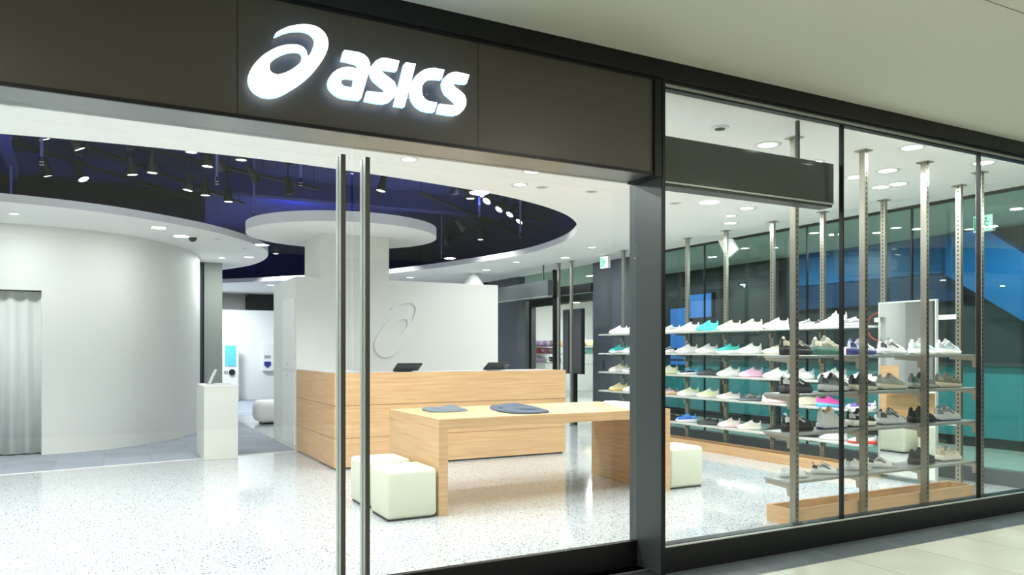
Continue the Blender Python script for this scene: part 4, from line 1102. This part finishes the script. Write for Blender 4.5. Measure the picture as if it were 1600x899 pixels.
# ---------------------------------------------------------------- goods in the shop across the corridor
XG = 12.2
def garmentrack(px, py, w, h, c, lab, cat='clothing'):
    y, z = onx(px, py, XG); z = 1.3+.001-((538.5 if py < 540 else 554 if py < 556 else 573)-549)*17.3/1193
    h = min(h, .14)
    e = empty('handbag', (XG,y,z+.018), lab, cat, 'colourful goods in the shop across')
    bm = bmesh.new(); abox(bm, -.16, .16, -w/2, w/2, 0, h, min(w,h)*.33, 4)
    for v in bm.verts: v.co.z += .02*math.sin(v.co.y*13)
    link('body', bm, mat('goods '+lab[:14], srgb(*c), .8, noise=.08), e, smooth=True, local=True)
    bm = bmesh.new(); abox(bm, -.172, -.158, -w*.16, w*.16, h*.4, h*.7, .004); link('tag', bm, whitef, e, local=True)
for a in [(846,531,.34,.20,(200,175,225),'lilac bag on the upper row of the shop across'),(858,531,.26,.20,(190,170,215),'violet bag on upper row beside the lilac one'),
          (842,546,.34,.24,(235,110,130),'coral pink bag on the lower row of shop across'),(855,546,.28,.24,(225,150,200),'pink bag on the lower row next to coral one'),
          (845,560,.3,.2,(225,205,235),'pale lilac bag at the bottom left of the shop across'),(869,532,.28,.2,(205,135,85),'orange brown bag right of the violet one'),
          (867,545,.24,.26,(215,180,150),'tan doll-like bag under the orange brown one'),(867,563,.28,.24,(90,110,120),'dark blue bag at the bottom of the shop across'),
          (914,532,.26,.24,(205,60,60),'red bag right of the black display panel'),(915,547,.24,.24,(190,40,50),'crimson bag below the red one'),(922,545,.2,.24,(120,190,180),'mint bag at the right of shop across'),(921,530,.2,.18,(215,195,130),'mustard bag above the mint one')]:
    garmentrack(*a)
for i, zz in enumerate((538.5, 554, 573)):
    y0, z = onx(925, zz, XG); y1, _ = onx(832, zz, XG); z = 1.3-(zz-549)*17.3/1193
    s = box('display_shelf', XG-.2, XG+.25, y0-1.2, y1, z-.03, z-.002, whitelac)
    setp(s, '%s white shelf in the clothes shop across the corridor' % ['top','middle','bottom'][i], 'shelf', 'white shelves in the shop across')
# lights of the clothes shop and the corridor
for i, (x, y) in enumerate([(11.6,15.5),(11.6,17.2),(13,16.4),(12.5,18.5)]):
    t = downlight((x,y,2.93), 'spot of the clothes shop ceiling, %s' % ['near right','near left','rear','far left'][i], 1, .08, 'clothes shop ceiling lights'); area('lamp', (0,0,-.01), 60, .2, parent=t)
for i, (px, py) in enumerate([(1516,358),(1512,390),(1434,404),(1458,391),(1400,356),(1272,364),(1164,388),(1060,389)]):
    x, y = onz(px, py, 2.93)
    if x < 7.9: x = 8.3
    t = downlight((x, max(2.5,min(y,17)), 2.93), 'corridor downlight seen through the side window, %s' % ['rightmost high','rightmost low','above the blue band','right of mirror top','between third posts','left of the seam','by the white panel','leftmost beyond pilaster'][i], 1, .08, 'corridor ceiling lights')
for y in (2.5, 5.5, 8.5, 11.5, 14.5):
    area('corridor_lamp', (9.2,y,2.92), 70, .3, (.93,1,.96))
for i, (px, py, z) in enumerate([(1243,432,2.5),(1121,415,2.7)]):
    pass

# ================================================================ MALL LIGHT + WORLD
for x, y in ((-1.5,.6),(1.0,-4.6),(3.5,.2),(6.0,.6),(8.5,1.2),(2.2,-5.0),(5.5,-5.2),(-1.2,-2.5)):
    t = downlight((x,y,2.985), 'mall corridor downlight near %s' % ('x %.1f' % x), 1, .09, 'mall ceiling lights')
    t['label'] = {(-1.5,.6):'mall downlight left of the camera',(1.0,-4.6):'mall downlight far behind the camera',(3.5,.2):'mall downlight right of the camera',(6.0,.6):'mall downlight before the right window',(8.5,1.2):'mall downlight at the far right corner',(2.2,-5.0):'mall downlight behind the camera',(5.5,-5.2):'mall downlight behind camera to the right',(-1.2,-2.5):'mall downlight behind camera to the left'}[(x,y)]
    area('lamp', (0,0,-.012), 76, .2, (1,.98,.9), parent=t)
w = bpy.data.worlds.new('w'); scene.world = w; w.use_nodes = True
w.node_tree.nodes['Background'].inputs[0].default_value = (.62,.68,.66,1)
w.node_tree.nodes['Background'].inputs[1].default_value = .10
# light thrown by the spots of the void
for i, (x, y, p) in enumerate([(-2.5,7.9,36),(-.4,7.6,32),(1.2,7.6,26),(3.0,7.4,24),(4.9,9.0,26),(5.4,11.5,26),(4.6,14.2,40),(-3.8,8,30),(3.2,17,80)]):
    area('void_lamp', (x,y,3.45), p, .16, (1,.98,.96), spread=math.radians(120))
for x, y in ((-2.5,9.0),(0,9.5)): area('void_fill', (x,y,4.0), 6, .2, (.5,.6,1), rot=(math.radians(78),0,0))  # added fill lights that brighten the dark void walls, with no fitting
for x, y in ((3.2,8.0),(5.2,9.0)): area('void_fill', (x,y,4.0), 3.5, .2, (.45,.55,1), rot=(math.radians(78),0,0))
area('back_lamp', (2.6,19.9,2.8), 110, .4, (.85,.9,1)); area('back_lamp', (1.8,17.6,2.8), 30, .3, (.7,.8,1))
area('blue_fill', (3.2,14.5,3.6), 12, .3, (.15,.25,1), rot=(math.radians(150),0,0))  # added blue lights, aimed upward to tint the void, with no fitting
area('blue_fill', (4.5,9.5,3.3), 5, .3, (.15,.25,1), rot=(math.radians(180),0,0))
area('blue_fill', (1.2,8.2,3.3), 4, .3, (.15,.25,1), rot=(math.radians(180),0,0))

# ================================================================ CAMERA
cam = bpy.data.cameras.new('cam'); co = bpy.data.objects.new('camera', cam); col.objects.link(co)
co.location = (0,0,CAMZ)
co.rotation_euler = (PI/2, 0, -math.atan2(SS, CC))
cam.sensor_width = 36; cam.lens = 36*F/1600; cam.shift_y = (HY-449.5)/1600
cam.clip_end = 200; cam.clip_start = .05
scene.camera = co
scene.view_settings.view_transform = 'Standard'
scene.view_settings.look = 'None'; scene.view_settings.gamma = 1
scene.view_settings.use_curve_mapping = False
scene.view_settings.exposure = 0.0
